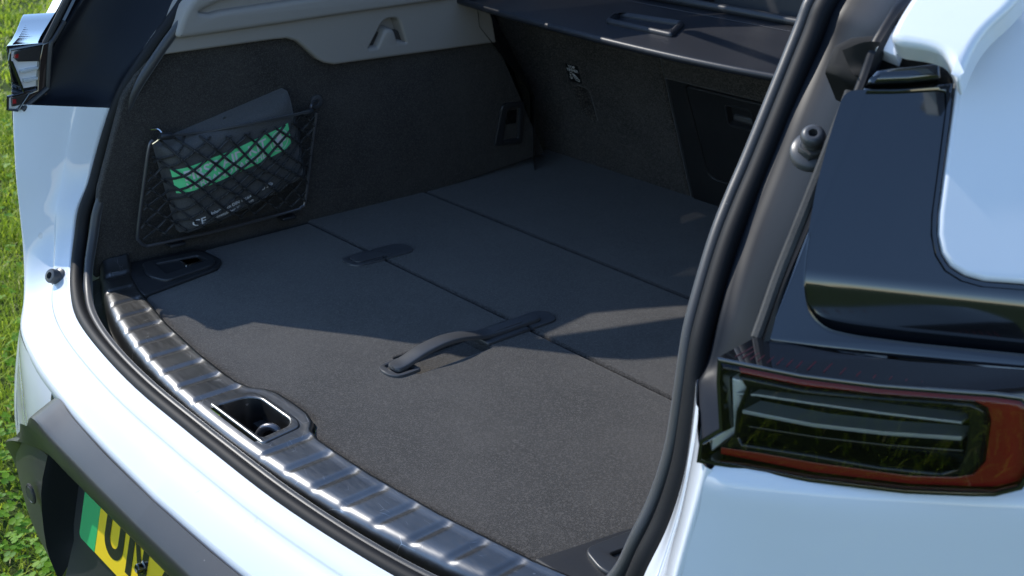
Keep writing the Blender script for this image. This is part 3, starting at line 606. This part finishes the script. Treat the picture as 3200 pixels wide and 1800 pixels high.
# ---- scuff plate
IN = [(-.51, .056), (-.455, .034), (-.392, .018), (-.28, -.001), (-.18, -.011), (-.12, -.0135), (-.085, -.0135), (-.062, -.008), (-.048, .004), (-.03, .0095), (0, .0105), (.03, .0095), (.048, .004), (.062, -.008), (.085, -.0135), (.12, -.0135), (.18, -.011), (.28, -.001), (.392, .018), (.455, .034), (.51, .056)]
def scuff():
    xs = np.linspace(-.506, .506, 440); rows = []
    xi = np.array([p[0] for p in IN]); yi = np.array([p[1] for p in IN])
    ocu = lambda x: -.0825+.285*x*x*(1+.30*x*x*4)
    def rib(x):
        ax = abs(x)
        if ax < .072: return 0
        ph = ((ax-.072) % .0445)/.0445
        t = min(1, ph/.20)*min(1, (1-ph)/.20); t = t*t*(3-2*t)
        return .0024*t*min(1, (ax-.072)/.01)
    rows = []
    for x in xs:
        y1 = float(np.interp(x, xi, yi)); y0 = float(ocu(x)); r = rib(x); en = max(0, (abs(x)-.455)/.045); lift = .012*en*en
        prof = [(y1+.0015, -.010, 0), (y1, .001, 0), (y1-.0025, .0055, 0), (y1-.006, .006, .3), (y1-.010, .005, 1)]
        for t in (.2, .4, .6, .8): prof.append((y1-.010+(y0+.010-y1+.010)*t, .005, 1))
        prof += [(y0+.010, .005, 1), (y0+.006, .0045, .75), (y0+.001, .0025, .3), (y0-.0025, -.002, .05), (y0-.0045, -.0085, 0), (y0-.0052, -.017, 0), (y0-.008, -.022, 0), (y0-.018, -.024, 0)]
        if abs(x) > .44:
            pass
        row = []
        for y, z, k in prof: row.append((x, y, z+lift+ (r-.0024*(1 if abs(x) > .072 else 0))*k))
        rows.append(row)
    v, f = grid(rows)
    # opening over the latch
    hole = lambda x, y: abs(x) < .047 and -.0655 < y < -.0165
    f = [q_ for q_ in f if not hole(sum(v[i][0] for i in q_)/4, sum(v[i][1] for i in q_)/4)]
    return new_obj("scuff_plate", v, f, 'steel', car, sharp=70)
sp = scuff()
FL = Frame((0, 0, 0), (1, 0, 0), (0, 0, 1))
ho = [(-.0475, -.0655), (.0475, -.0655), (.0475, -.0165), (-.0475, -.0165)]
lat = rnd([(-.058, -.068), (.058, -.068), (.052, -.016), (.036, -.0095), (-.036, -.0095), (-.052, -.016)], .007, 6)
lath = rnd([(-.046, -.0625), (.046, -.0625), (.043, -.026), (.032, -.0165), (-.032, -.0165), (-.043, -.026)], [.006, .006, .008, .010, .010, .008], 7)
slab(FL, lat, .001, .0068, .002, holes=[lath], hole_depth=-.050, floor=False, steps=3).build("latch_surround", 'steel', sp, sharp=50)
mb = Mesh().add(*cap(FL, off(lath, -.01), (), -.05)); mb.add(*box((-.02, -.02, -.035), .014, .02, .03)); mb.add(*box((.018, -.018, -.03), .012, .015, .03)); mb.build("latch_well", 'cavity_black', sp)
hoop = cr([(.004, -.050, -.05), (.0045, -.046, -.026), (.009, -.040, -.009), (.017, -.034, -.0035), (.025, -.030, -.006), (.028, -.029, -.02), (.029, -.028, -.05)], 5)
new_obj("latch_striker", *tube(hoop, .0045, 12), 'wire', sp)
# sealing lip trim between scuff plate and rubber
v, f = grid([[(x, -.0935+.27*x*x+dy, z) for dy, z in ((-.010, -.016), (-.004, -.020), (.004, -.026))] for x in np.linspace(-.46, .46, 60)]); new_obj("sill_channel", v, f, 'trim_dark', car)

# ---- boot side walls, upper trims, seat backs
WF = Frame((-.525, .4, 0), (0, 1, 0), (1, .03, -.1)); wp = lambda x, y, d=0: WF.px(x, y, d)
TF = Frame((-.488, .6, .3), (0, 1, 0), (1, .03, -.1)); tp = lambda x, y, d=0: TF.px(x, y, d)
wall = [wp(*p) for p in ((244, 700), (345, 660), (590, 624), (770, 570), (1060, 492), (1370, 386), (1250, 104), (1236, 60), (820, 90), (480, 60), (420, 90), (398, 120), (345, 190), (312, 250), (252, 480), (243, 600))]
lowtrim = [tp(*p) for p in ((396, 142), (560, 119), (690, 101), (722, 98), (748, 105), (775, 128), (800, 151), (818, 160), (842, 164), (1040, 137), (1250, 108), (1240, 45), (1228, 12), (1150, -60), (800, -60), (530, -60), (500, -15), (446, 68))]
hookh = rnd([tp(*p) for p in ((929, 122), (966, 50), (1003, 45), (1023, 107), (1001, 104), (992, 74), (972, 73), (951, 120))], [.001, .012, .012, .001, .001, .008, .008, .001], 5)
uptrim = rnd([tp(*p, .010) for p in ((441, 100), (640, 71), (885, 34), (1149, -4), (1215, -18), (1150, -90), (560, -90), (470, 20))], [.012, 0, 0, 0, .004, .004, .004, .01], 4)
sloth = rnd([tp(*p, .010) for p in ((500, 32), (530, 37), (556, 29), (700, 8), (1000, -36), (990, -55), (700, -22), (560, 2))], .003, 3)
ysl = lambda z: float(np.interp(z, (0, .1, .21, .30, .39, .48), (0, .012, .058, .10, .17, .235)))
tuck = lambda u, v: -min(.022, 1.0*max(0, ysl(v+.3)+.022-(u+.6)))
tuckw = lambda u, v: -min(.016, .6*max(0, ysl(v)+.02-(u+.4)))
for s in (1, -1):
    wl = slab(WF, wall, -.012, 0, .003, s=s).build("side_wall_carpet", 'carpet_wall', car, sharp=50)
    lt = slab(TF, lowtrim, -.040, 0, .005, s=s, holes=[hookh], hole_depth=-.022, steps=4).build("side_trim", 'trim', car, sharp=50)
    us_ = slab(TF, uptrim, -.03, .012, .007, s=s, holes=[sloth], hole_depth=-.02, steps=4).build("side_trim_shelf", 'trim', car, sharp=50)
    if s < 0: wl.location.y = .08; lt.location.y = us_.location.y = .10      # the right-hand panels sit behind the seal
    # seat release lever in the wall
    bz = rnd([wp(*p) for p in ((1261, 259), (1317, 254), (1309, 360), (1241, 367))], [.014, .006, .010, .006], 5); bi = rnd([wp(*p) for p in ((1273, 273), (1304, 269), (1300, 346), (1262, 354))], .004, 4)
    b = slab(WF, bz, 0, .0045, .0025, s=s, holes=[bi], hole_depth=-.012, floor=False, steps=3).build("seat_release", 'trim_satin', car, sharp=50)
    slab(WF, off(bi, -.001), -.014, -.010, .0005, s=s).build("lever_pocket", 'gloss', b)
    lv = [wp(*p) for p in ((1277, 277), (1301, 274), (1298, 310), (1271, 313))]
    slab(WF, rnd(lv, .003, 3), -.010, .001, .0015, s=s, holes=[off(rnd(lv, .003, 3), .0035)], hole_depth=-.006).build("lever", 'gloss', b)
    # side wall beyond the trims, up to the window line
    v, f = grid([[mir((-.50-.05*(y > .7), y, z), s) for y in (y0_, .72, .9, 1.5)] for z, y0_ in ((.36, .27), (.42, .31))]); new_obj("window_trim", v, f, 'trim_dark', car)
    new_obj("dark_closing_panel", *grid([[mir((.645, y, z), s) for y in (.13, .6, 1.5)] for z in (-.2, .2, .42)]), 'cavity_black', car)  # near-black panel added to shut out daylight and keep the gap dark
    new_obj("wall_return", *grid([[mir(p, s) for p in ((-.51, .90, -.01), (-.50, .88, .15), (-.49, .72, .30), (-.48, .70, .36))], [mir(p, s) for p in ((-.60, .98, -.01), (-.60, .96, .15), (-.60, .85, .30), (-.60, .85, .36))]]), 'trim_dark', car)
    # well beside the floor with its release handle
    tr_ = rnd([mir(p, s) [:2] for p in ((-.515, .028, 0), (-.508, .168, 0), (-.444, .172, 0), (-.418, .150, 0), (-.388, .018, 0), (-.43, .020, 0))], [.012, .02, .012, .02, .004, .004], 5)
    ty = slab(FL, tr_, -.02, .0045, .003, steps=3).build("floor_corner_trim", 'trim_dark', car, sharp=50)
    b0 = rnd([mir(p, s)[:2] for p in ((-.494, .066, 0), (-.487, .158, 0), (-.448, .162, 0), (-.424, .146, 0), (-.410, .062, 0), (-.445, .050, 0))], [.012]*6, 5)
    b1 = rnd([mir(p, s)[:2] for p in ((-.478, .080, 0), (-.472, .146, 0), (-.447, .148, 0), (-.432, .075, 0))], .004, 4)
    b = slab(FL, b0, .0045, .0085, .0022, holes=[b1], hole_depth=-.006, floor=False, steps=3).build("release_bezel", 'trim_satin', car, sharp=50)
    slab(FL, off(b1, -.001), -.010, -.004, .0005).build("lever_pocket", 'gloss', b)
    lv = rnd([mir(p, s)[:2] for p in ((-.473, .116, 0), (-.469, .143, 0), (-.450, .144, 0), (-.446, .112, 0))], .003, 3)
    slab(FL, lv, -.004, .007, .0012, holes=[off(lv, .004)], hole_depth=0).build("lever", 'chrome', b)

SB = Frame((-.22, 1.03, 0), (1, 0, 0), (0, -1, -.485)); sb = lambda x, y, d=0: SB.px(x, y, d)
slot = rnd([sb(*p) for p in ((1448, 220), (1477, 230), (1497, 303), (1470, 276))], .004, 3)
seat = slab(SB, rnd([(-.42, -.02), (-.003, -.02), (-.003, .372), (-.42, .372)], .02), -.06, 0, .010, holes=[slot], hole_depth=-.02, steps=4).build("seat_back", 'carpet_seat', car, sharp=50)
lo_ = sb(1443, 184); a_ = -.03
lab = slab(SB, rnd([(lo_[0]+x, lo_[1]+y) for x, y in ((-.016, -.021), (.016, -.021), (.016, .019), (-.016, .019))], .003), 0, .001, .0004).build("tether_label", 'label', seat)
mb = Mesh()
mb.add(*text_mesh("TOP", .0085, SB, lo_[0], lo_[1]+.0115, d=.0013, sx=1.1, bold=.0002, align='CENTER'))
mb.add(*text_mesh("TETHER", .0080, SB, lo_[0], lo_[1]+.0042, d=.0013, sx=1.05, bold=.0002, align='CENTER'))
def strk(pts, wd, dx=0, dy=0):
    for a, b in zip(pts[:-1], pts[1:]):
        a = np.array(a)*.00085; b = np.array(b)*.00085; t = (b-a)/np.linalg.norm(b-a); n = np.array((-t[1], t[0]))*wd/2; t = t*wd/2
        mb.add([SB.P(lo_[0]+p[0]+dx, lo_[1]+p[1]+dy, .0013) for p in (a-t+n, b+t+n, b+t-n, a-t-n)], [(0, 1, 2, 3)])
strk([(-4, 0), (3, -16), (13, -19), (15, -14), (7, -12)], .0013); strk([(-1, -1), (5, -12), (11, -10)], .0013); strk([(1, -2), (8, -8)], .0022)
strk([(-10, -3), (-10, -15)], .0012); strk([(-14, -10), (-13, -14), (-10, -16), (-7, -14), (-6, -10)], .0012); strk([(-12, -5), (-8, -5)], .0012); strk([(-10, 0), (-6, 2), (-4, 1)], .001)
mb.build("label_print", 'white_print', lab, smooth=False)
new_obj("seat_edge_welt", *tube([SB.P(.001, -.01, -.002), SB.P(.001, .365, -.002)], .004, 8), 'rubber', seat)
# centre load-through hatch
door = [sb(*p) for p in ((1745, 209), (1785, 455), (1860, 475))]
dr = rnd([(.058, .068), (.045, .262), (.27, .262), (.27, .068)], [.018, .012, .012, .018], 6)
hp = slab(SB, [(.006, -.02), (.006, .285), (.30, .285), (.30, -.02)], -.05, .004, .003, holes=[off(dr, -.0022)], hole_depth=-.004).build("hatch_frame", 'trim_dark', car, sharp=50)
hc = sb(1866, 293); hl = rnd([(hc[0]-.026, hc[1]-.020), (hc[0]+.026, hc[1]-.020), (hc[0]+.026, hc[1]+.020), (hc[0]-.026, hc[1]+.020)], .007, 4)
slab(SB, dr, -.003, .0045, .003, steps=3, holes=[hl], hole_depth=-.014).build("hatch_door", 'trim_dark', hp, sharp=50)
slab(SB, off(hl, -.003), .003, .0065, .0016, holes=[off(hl, .0015)], hole_depth=-.01, floor=False).build("latch_rim", 'trim_satin', hp)
v, f = box(SB.P(hc[0]+.004, hc[1]-.006, -.002), .042, .010, .012); new_obj("latch_tongue", v, f, 'handle', hp, bevel=.003)
slab(SB, [(.004, .268), (.30, .268), (.302, .372), (.004, .372)], -.05, .010, .008, steps=3).build("seat_back", 'carpet_seat', car, sharp=50)
slab(SB, rnd([(.304, -.02), (.82, -.02), (.82, .372), (.304, .372)], .02), -.06, 0, .010, steps=3).build("seat_back", 'carpet_seat', car, sharp=50)
# cushions seen over the blind
for x, wd in ((-.42, .36), (.02, .30), (.40, .34)):
    v, f = surf([[(x-wd/2+wd*a, 0.905+.10*b-.012*math.sin(a*math.pi), zz-.02*(2*a-1)**4) for a in (0, .15, .5, .85, 1)] for b, zz in ((0, .30), (.02, .40), (.15, .50), (.5, .53), (1, .52))], 5, 4); new_obj("seat_cushion", v, f, 'leather', car)
v, f = surf([[(.20+.06*a, .93-.01*b, .385+.035*b+.02*a) for a in (0, 1, 2, 3, 4)] for b in (0, 1, 2)], 3, 3); new_obj("side_bolster", v, f, 'trim', car)
Mesh().add(*box((-.565, .93, .32), .05, .02, .012)).build("seat_striker", 'chrome', car, bevel=.003)

# ================================================================== BOOT FLOOR (lift-out boards)
bf = thing("boot_floor", "charcoal carpeted boot floor of three boards with black pull handles", "boot floor")
inn = [(x, y+.0035) for x, y in IN if abs(x) < .393]
fine = [tuple(p[:2]) for p in cr([(x, y, 0) for x, y in inn], 3)]
B1 = fine+[(.405, .03), (.4215, .148), (.447, .168), (.505, .175), (.516, .3735), (-.516, .3735), (-.505, .175), (-.447, .168), (-.4215, .148), (-.405, .03)]
X0 = -.001
slab(FL, B1, -.014, 0, .005, steps=3, holes=[rnd([(X0-.028, .176), (X0+.0245, .176), (X0+.0245, .296), (X0-.028, .296)], .003, 2)], hole_depth=-.012).build("floor_board", 'carpet', bf, sharp=60)
slab(FL, [(-.53, .3775), (.53, .3775), (.545, .637), (-.545, .637)], -.014, 0, .005, steps=3).build("floor_board", 'carpet', bf, sharp=60)
slab(FL, [(-.545, .6415), (.545, .6415), (.62, 1.06), (-.62, 1.06)], -.014, 0, .005, steps=3).build("floor_board", 'carpet', bf, sharp=60)
new_obj("under_tray", *box((0, .62, -.03), 1.22, 1.0, .02), 'cavity_black', bf)
def stadium(x, y0, y1, wd, r=None): return rnd([(x-wd/2, y0), (x+wd/2, y0), (x+wd/2, y1), (x-wd/2, y1)], r or wd*.5, 8)
# carrying handle on the centre line
ch = bpy.data.objects.new("pull_handle", None); COL.objects.link(ch); ch.parent = bf
pk = rnd([(X0-.0145, .152), (X0+.0145, .152), (X0+.0145, .186), (X0-.0145, .186)], .001, 2)
slab(FL, rnd([(X0-.021, .1395), (X0+.021, .1395), (X0+.021, .183), (X0-.021, .183)], [.020, .020, .004, .004], 7), -.001, .0032, .002, holes=[rnd([(X0-.0145, .1505), (X0+.0145, .1505), (X0+.0145, .178), (X0-.0145, .178)], [.005, .005, .001, .001], 3)], hole_depth=-.004).build("handle_plate", 'handle', ch)
slab(FL, rnd([(X0-.0205, .296), (X0+.0205, .296), (X0+.0205, .3735), (X0-.0205, .3735)], [.003, .003, .001, .001], 3), -.001, .0036, .002).build("handle_plate", 'handle', ch)
slab(FL, rnd([(X0-.0205, .3775), (X0+.0205, .3775), (X0+.0205, .432), (X0-.0205, .432)], [.001, .001, .0205, .0205], 8), -.001, .0032, .002).build("handle_plate", 'handle', ch)
P_ = cr([(.1525, .0035), (.165, .0045), (.180, .0082), (.200, .0135), (.228, .0172), (.255, .0162), (.282, .0112), (.302, .0066), (.33, .0052), (.37, .0050), (.403, .0045)], 6)
rows = []
for i, p in enumerate(P_):
    y, z = p; tt = min(1, (y-.1525)/.006); t2 = min(1, (.404-y)/.008); wd = .0235*(1-.35*(1-tt)**2)*(1-.30*(1-t2)**2)/2; th = .0052
    prof = [(-wd, -th*.3), (-wd, th*.35), (-wd+.0012, th*.62), (-wd+.003, th*.72), (-wd*.35, th*.86), (wd*.35, th*.86), (wd-.003, th*.72), (wd-.0012, th*.62), (wd, th*.35), (wd, -th*.3)]
    rows.append([(X0+a, y, z+b) for a, b in prof]+[(X0-wd, y, z-th*.3)])
v, f = grid(rows); f += [tuple(range(10)), tuple((len(rows)-1)*11+k for k in range(10))]
new_obj("strap", v, f, 'handle', ch, sharp=50)
slab(Frame((0, 0, .0090), (1, 0, 0), (0, 0, 1)), rnd([(X0-.0078, .318), (X0+.0078, .318), (X0+.0078, .372), (X0-.0078, .372)], [.001, .001, .007, .007], 5), -.002, .0012, .0009).build("strap_clip", 'handle', ch)
# flush handles left and right of it
for x in (-.327, .327):
    h_ = bpy.data.objects.new("flush_handle", None); COL.objects.link(h_); h_.parent = bf
    slab(FL, rnd([(x-.0225, .316), (x+.0225, .316), (x+.0225, .3735), (x-.0225, .3735)], [.020, .020, .001, .001], 7), -.001, .0028, .0022, holes=[rnd([(x-.0135, .327), (x+.0135, .327), (x+.0135, .3715), (x-.0135, .3715)], [.009, .009, .001, .001], 5)], hole_depth=.0004).build("handle_plate", 'handle', h_)
    slab(FL, rnd([(x-.0225, .3775), (x+.0225, .3775), (x+.0225, .437), (x-.0225, .437)], [.001, .001, .0215, .0215], 8), -.001, .0028, .0022).build("handle_plate", 'handle', h_)
    slab(FL, rnd([(x-.0125, .328), (x+.0125, .328), (x+.0125, .398), (x-.0125, .398)], [.008, .008, .006, .006], 5), .0004, .0040, .0012).build("flap", 'handle', h_)
    for k in range(3): Mesh().add(*box((x-.005+.005*k, .386, .0042), .0012, .012, .0008)).build("flap_rib", 'handle', h_)

# ================================================================== LUGGAGE COVER
lc = thing("luggage_cover", "dark roll-out luggage cover with moulded grip pulled across behind the seats", "luggage cover")
CZ = .350
edge = cr([(-.50, .672), (-.35, .645), (-.21, .6275), (-.10, .618), (.024, .614), (.12, .619), (.193, .629), (.35, .650), (.50, .674)], 8)
rows = []
for p in edge: rows.append([(p[0], p[1]+(.840-p[1])*t, CZ+.125*(.840-.62)*t*(.840-p[1])/.22-.0015*math.sin(t*math.pi)) for t in np.linspace(0, 1, 14)])
v, f = grid(rows); sh = new_obj("cover_sheet", v, f, 'cover', lc)
so_ = sh.modifiers.new("thick", 'SOLIDIFY'); so_.thickness = .003; so_.offset = -1
new_obj("edge_bar", *tube([(p[0], p[1]-.002, CZ-.001) for p in edge], .0055, 12), 'cover', lc)
mb = Mesh()
ed2 = cr([tuple(p) for p in edge], 6)
for i in range(0, len(ed2)-3, 2):
    a, b = ed2[i], ed2[i+1]; mb.add(*tube([(a[0], a[1]+.009, CZ+.0006), (b[0]*.75+a[0]*.25, (a[1]+.25*(b[1]-a[1]))+.009, CZ+.0006)], .0005, 5))
for x in np.arange(-.46, .46, .006): mb.add(*tube([(x, .812, CZ+.0250), (x+.0045, .812, CZ+.0250)], .0004, 4))
o = mb.build("stitching", 'thread', lc); o['kind'] = 'stuff'
new_obj("roller_tube", *tube([(-.50, .846, CZ+.033), (.50, .846, CZ+.033)], .0075, 14), 'trim_satin', lc)
mb = Mesh().add(*box((0, .872, CZ+.018), 1.02, .040, .030)); mb.build("roller_case", 'trim_dark', lc, bevel=.008)
CFm = Frame((0, .62, CZ), (1, 0, 0), (0, -.125, 1))
hd = rnd([CFm.px(*p) for p in ((1520, 57), (1548, 34), (1726, 61), (1692, 95))], .011, 6)
slab(CFm, hd, -.004, .0065, .006, holes=[off(hd, .0115)], hole_depth=-.014, steps=4).build("grip_pocket", 'cover', lc, sharp=60)

# ================================================================== FIRST AID KIT AND CARGO NET
fk = thing("first_aid_kit", "black fabric first aid pouch with green band held tilted behind the net", "first aid kit")
KB, KR = Vector((*WF.px(466, 594, .028), 0)), Vector((*WF.px(768, 448, .028), 0))
KA = math.atan2(KR.y-KB.y, KR.x-KB.x); KW = (KR-KB).length+.004; KH = .150; ca, sa = math.cos(KA), math.sin(KA)
def k2w(U, V): return (KB.x+U*ca-V*sa, KB.y+U*sa+V*ca)
def w2k(u, v): x, y = u-KB.x, v-KB.y; return (x*ca+y*sa, -x*sa+y*ca)
def kd(U, V):
    a, b = max(0, min(1, U/KW)), max(0, min(1, V/KH)); px_ = 1-abs(2*a-1)**7; py_ = 1-abs(2*b-1)**9
    wr = .0016*math.sin(U*95+math.sin(V*60)*1.3)*max(0, 1-b*2.2)+.0012*math.sin(V*75+U*31)*math.sin(U*40)
    return .012+.034*px_**.5*py_**.5*(.82+.18*math.sin(a*math.pi))+wr*px_*py_+.004*b
fnk = lambda u, v: kd(*w2k(u, v))
NU, NV = 56, 40; rows = []
for j in range(NV+1):
    V_ = KH*(.5-.5*math.cos(math.pi*j/NV)); rows.append([tuple(WF.P(*k2w(KW*(.5-.5*math.cos(math.pi*i/NU)), V_), kd(KW*(.5-.5*math.cos(math.pi*i/NU)), V_))) for i in range(NU+1)])
mb = Mesh().add(*grid(rows))
per = [(KW*i/20, 0) for i in range(21)]+[(KW, KH*i/12) for i in range(1, 13)]+[(KW*(1-i/20), KH) for i in range(1, 21)]+[(0, KH*(1-i/12)) for i in range(1, 12)]
n_ = len(per); mb.add([WF.P(*k2w(*p), kd(*p)) for p in per]+[WF.P(*k2w(*p), .001) for p in per], [(i, (i+1) % n_, n_+(i+1) % n_, n_+i) for i in range(n_)])
mb.build("pouch", 'nylon', fk, sharp=70)
def kuv(x, y): return w2k(*WF.px(x, y, .046))
bc_ = [kuv(408, 451), kuv(431, 507), kuv(743, 368), kuv(721, 313)]
V1 = (bc_[0][1]+bc_[3][1])/2; V0 = (bc_[1][1]+bc_[2][1])/2; U0 = max(.004, (bc_[0][0]+bc_[1][0])/2); U1 = min(KW*.965, (bc_[2][0]+bc_[3][0])/2)
rows = [[WF.P(*k2w(U0+(U1-U0)*i/40, V0+(V1-V0)*j/8), kd(U0+(U1-U0)*i/40, V0+(V1-V0)*j/8)+.0009) for i in range(41)] for j in range(9)]
new_obj("green_band", *grid(rows), 'green_print', fk)
BH = V1-V0
def ktext(body, size, U, V, sx=1, bold=0): u, v = k2w(U, V); return text_mesh(body, size, WF, u, v, KA, .0016, fnk, sx, bold)
mb = Mesh().add(*ktext("FIRST AID KIT", BH*.56, U0+.012, V0+BH*.48, 1.0, .0005)).add(*ktext("VERBANDTASCHE", BH*.40, U0+.013, V0+BH*.10, 1.02, .0003)); mb.build("band_lettering", 'white_print', fk, smooth=False)
mb = Mesh().add(*ktext("CE", .016, .012, .014, 1.1, .0002)).add(*ktext("Inhalt nach DIN 13164", .0075, .042, .024, 1, .00015)).add(*ktext("gesetzlicher Vorschrift", .0075, .046, .015, 1, .00015)).add(*ktext("- \u00d8 35h", .0085, .125, .028, 1, .0002)); mb.build("small_lettering", 'white_print', fk, smooth=False)
cc = (U1-.022, (V0+V1)/2); R_ = BH*.44; mb = Mesh()
ring = [(cc[0]+r_*math.cos(t), cc[1]+r_*math.sin(t)) for t in np.linspace(0, 2*math.pi, 33) for r_ in (R_, R_-.0016)]
mb.add([WF.P(*k2w(*p), kd(*p)+.0016) for p in ring], [(2*i, 2*i+2, 2*i+3, 2*i+1) for i in range(32)])
k = R_*.70; a_ = R_*.27
for r0 in ((-k, -a_, k, a_), (-a_, a_, a_, k), (-a_, -k, a_, -a_)):
    P4 = [(cc[0]+x, cc[1]+y) for x, y in ((r0[0], r0[1]), (r0[2], r0[1]), (r0[2], r0[3]), (r0[0], r0[3]))]; mb.add([WF.P(*k2w(*p), kd(*p)+.0017) for p in P4], [(0, 1, 2, 3)])
mb.build("cross_emblem", 'white_print', fk, smooth=False)

cn = thing("cargo_net", "black knotted cargo net on wire frame hooked to the boot side wall", "cargo net")
ND = .020
TL, TR, BR, BL = [np.array(WF.px(*p, ND)) for p in ((392, 346), (795, 272), (768, 512), (350, 606))]
def npos(a, b):                           # a along, b up
    p = (BL*(1-a)+BR*a)*(1-b)+(TL*(1-a)+TR*a)*b; sag = .006*math.sin(a*math.pi)*b*b; p = p-np.array((0, sag))
    U_, V_ = w2k(*p); ins = 0
    if -.03 < U_ < KW+.03 and -.03 < V_ < KH+.03:
        fx = min(1, max(0, (U_+.03)/.04))*min(1, max(0, (KW+.03-U_)/.04)); fy = min(1, max(0, (V_+.03)/.04))*min(1, max(0, (KH+.03-V_)/.04)); ins = fx*fy
    e_ = min(1, min(a, 1-a)*9)*min(1, min(b+.02, 1.0)*8)
    d = ND+max(0, (kd(max(0, min(KW, U_)), max(0, min(KH, V_)))+.0050-ND))*ins**.6 if ins else ND
    return tuple(p), max(d, ND*.9)
NA, NB = 9, 6.4
k_ = 0
for sgn in (1, -1):
    for k in np.arange(-NB+.7, NA+NB, 1.0):
        pts = []; ph = rng.uniform(0, 6.28); am = rng.uniform(.14, .38)
        for b in np.linspace(0, 1, 34):
            a = (k-sgn*b*NB + (0 if sgn < 0 else 0))/NA if sgn > 0 else (k+b*NB)/NA
            a = (k - b*NB)/NA if sgn > 0 else (k - NB*.5 + b*NB)/NA
            a += am*math.sin(b*9+ph)/NA*.5
            if -.012 <= a <= 1.012:
                p, d = npos(min(1, max(0, a)), b); pts.append(WF.P(*p, d+.0007*sgn))
        if len(pts) > 3: new_obj("net_cord", *tube(pts, .0019, 7), 'cord', cn)
fr = [WF.P(*WF.px(*p, ND), ND) for p in ((384, 352), (374, 372), (360, 470), (346, 585), (350, 606), (366, 618), (390, 615), (560, 577), (735, 531), (757, 521), (768, 503), (782, 390), (796, 284))]
new_obj("net_frame", *tube(cr(fr, 6), .0023, 10), 'wire', cn)
def wnet(x, y):                          # a point of the photo laid on the net's draped surface
    d = ND+.008
    for _ in range(6):
        U_, V_ = w2k(*WF.px(x, y, d)); d2 = ND+.008
        if 0 < U_ < KW and 0 < V_ < KH: d2 = max(d2, kd(U_, V_)+.006)
        d = .5*d+.5*d2
    return WF.P(*WF.px(x, y, d), d)
rod = cr([wnet(*p) for p in ((404, 343), (500, 334), (592, 318), (690, 299), (786, 279))], 6)
new_obj("elastic_top_edge", *tube(rod, .0022, 8), 'rubber', cn)
for p0, p1 in (((402, 344), (434, 342)), ((760, 287), (786, 279))):
    a = WF.P(*WF.px(*p0, ND+.008), ND+.008); b = WF.P(*WF.px(*p1, ND+.008), ND+.008); new_obj("end_sleeve", *tube([a, a.lerp(b, .1), a.lerp(b, .9), b], [.0042, .005, .005, .0040], 12), 'trim_satin', cn)
hk = cr([WF.P(*WF.px(*p, d), d) for p, d in (((380, 325), .004), ((398, 325), .014), ((408, 335), .022), ((406, 344), .026), ((398, 352), .024), ((384, 362), .02))], 6); new_obj("wire_hook", *tube(hk, .0017, 8), 'chrome', cn)
hk = cr([WF.P(*WF.px(*p, d), d) for p, d in (((797, 255), .0), ((790, 258), .012), ((783, 264), .022), ((782, 276), .024))], 6); new_obj("wire_hook", *tube(hk, .0022, 8), 'wire', cn)
wc = WF.P(*WF.px(796, 256, .002), .001); Mesh().add(*lathe(wc, WF.n, [(.0115, -.001), (.0115, .002), (.0095, .003), (.005, .003), (.004, 0), (0, 0)])).build("wall_eyelet", 'handle', cn)
for p in ((440, 612), (720, 545)):
    c = WF.P(*WF.px(*p, .01), .012); Mesh().add(*box(c, .02, .026, .006, None)).build("frame_clip", 'trim_dark', cn, bevel=.002)
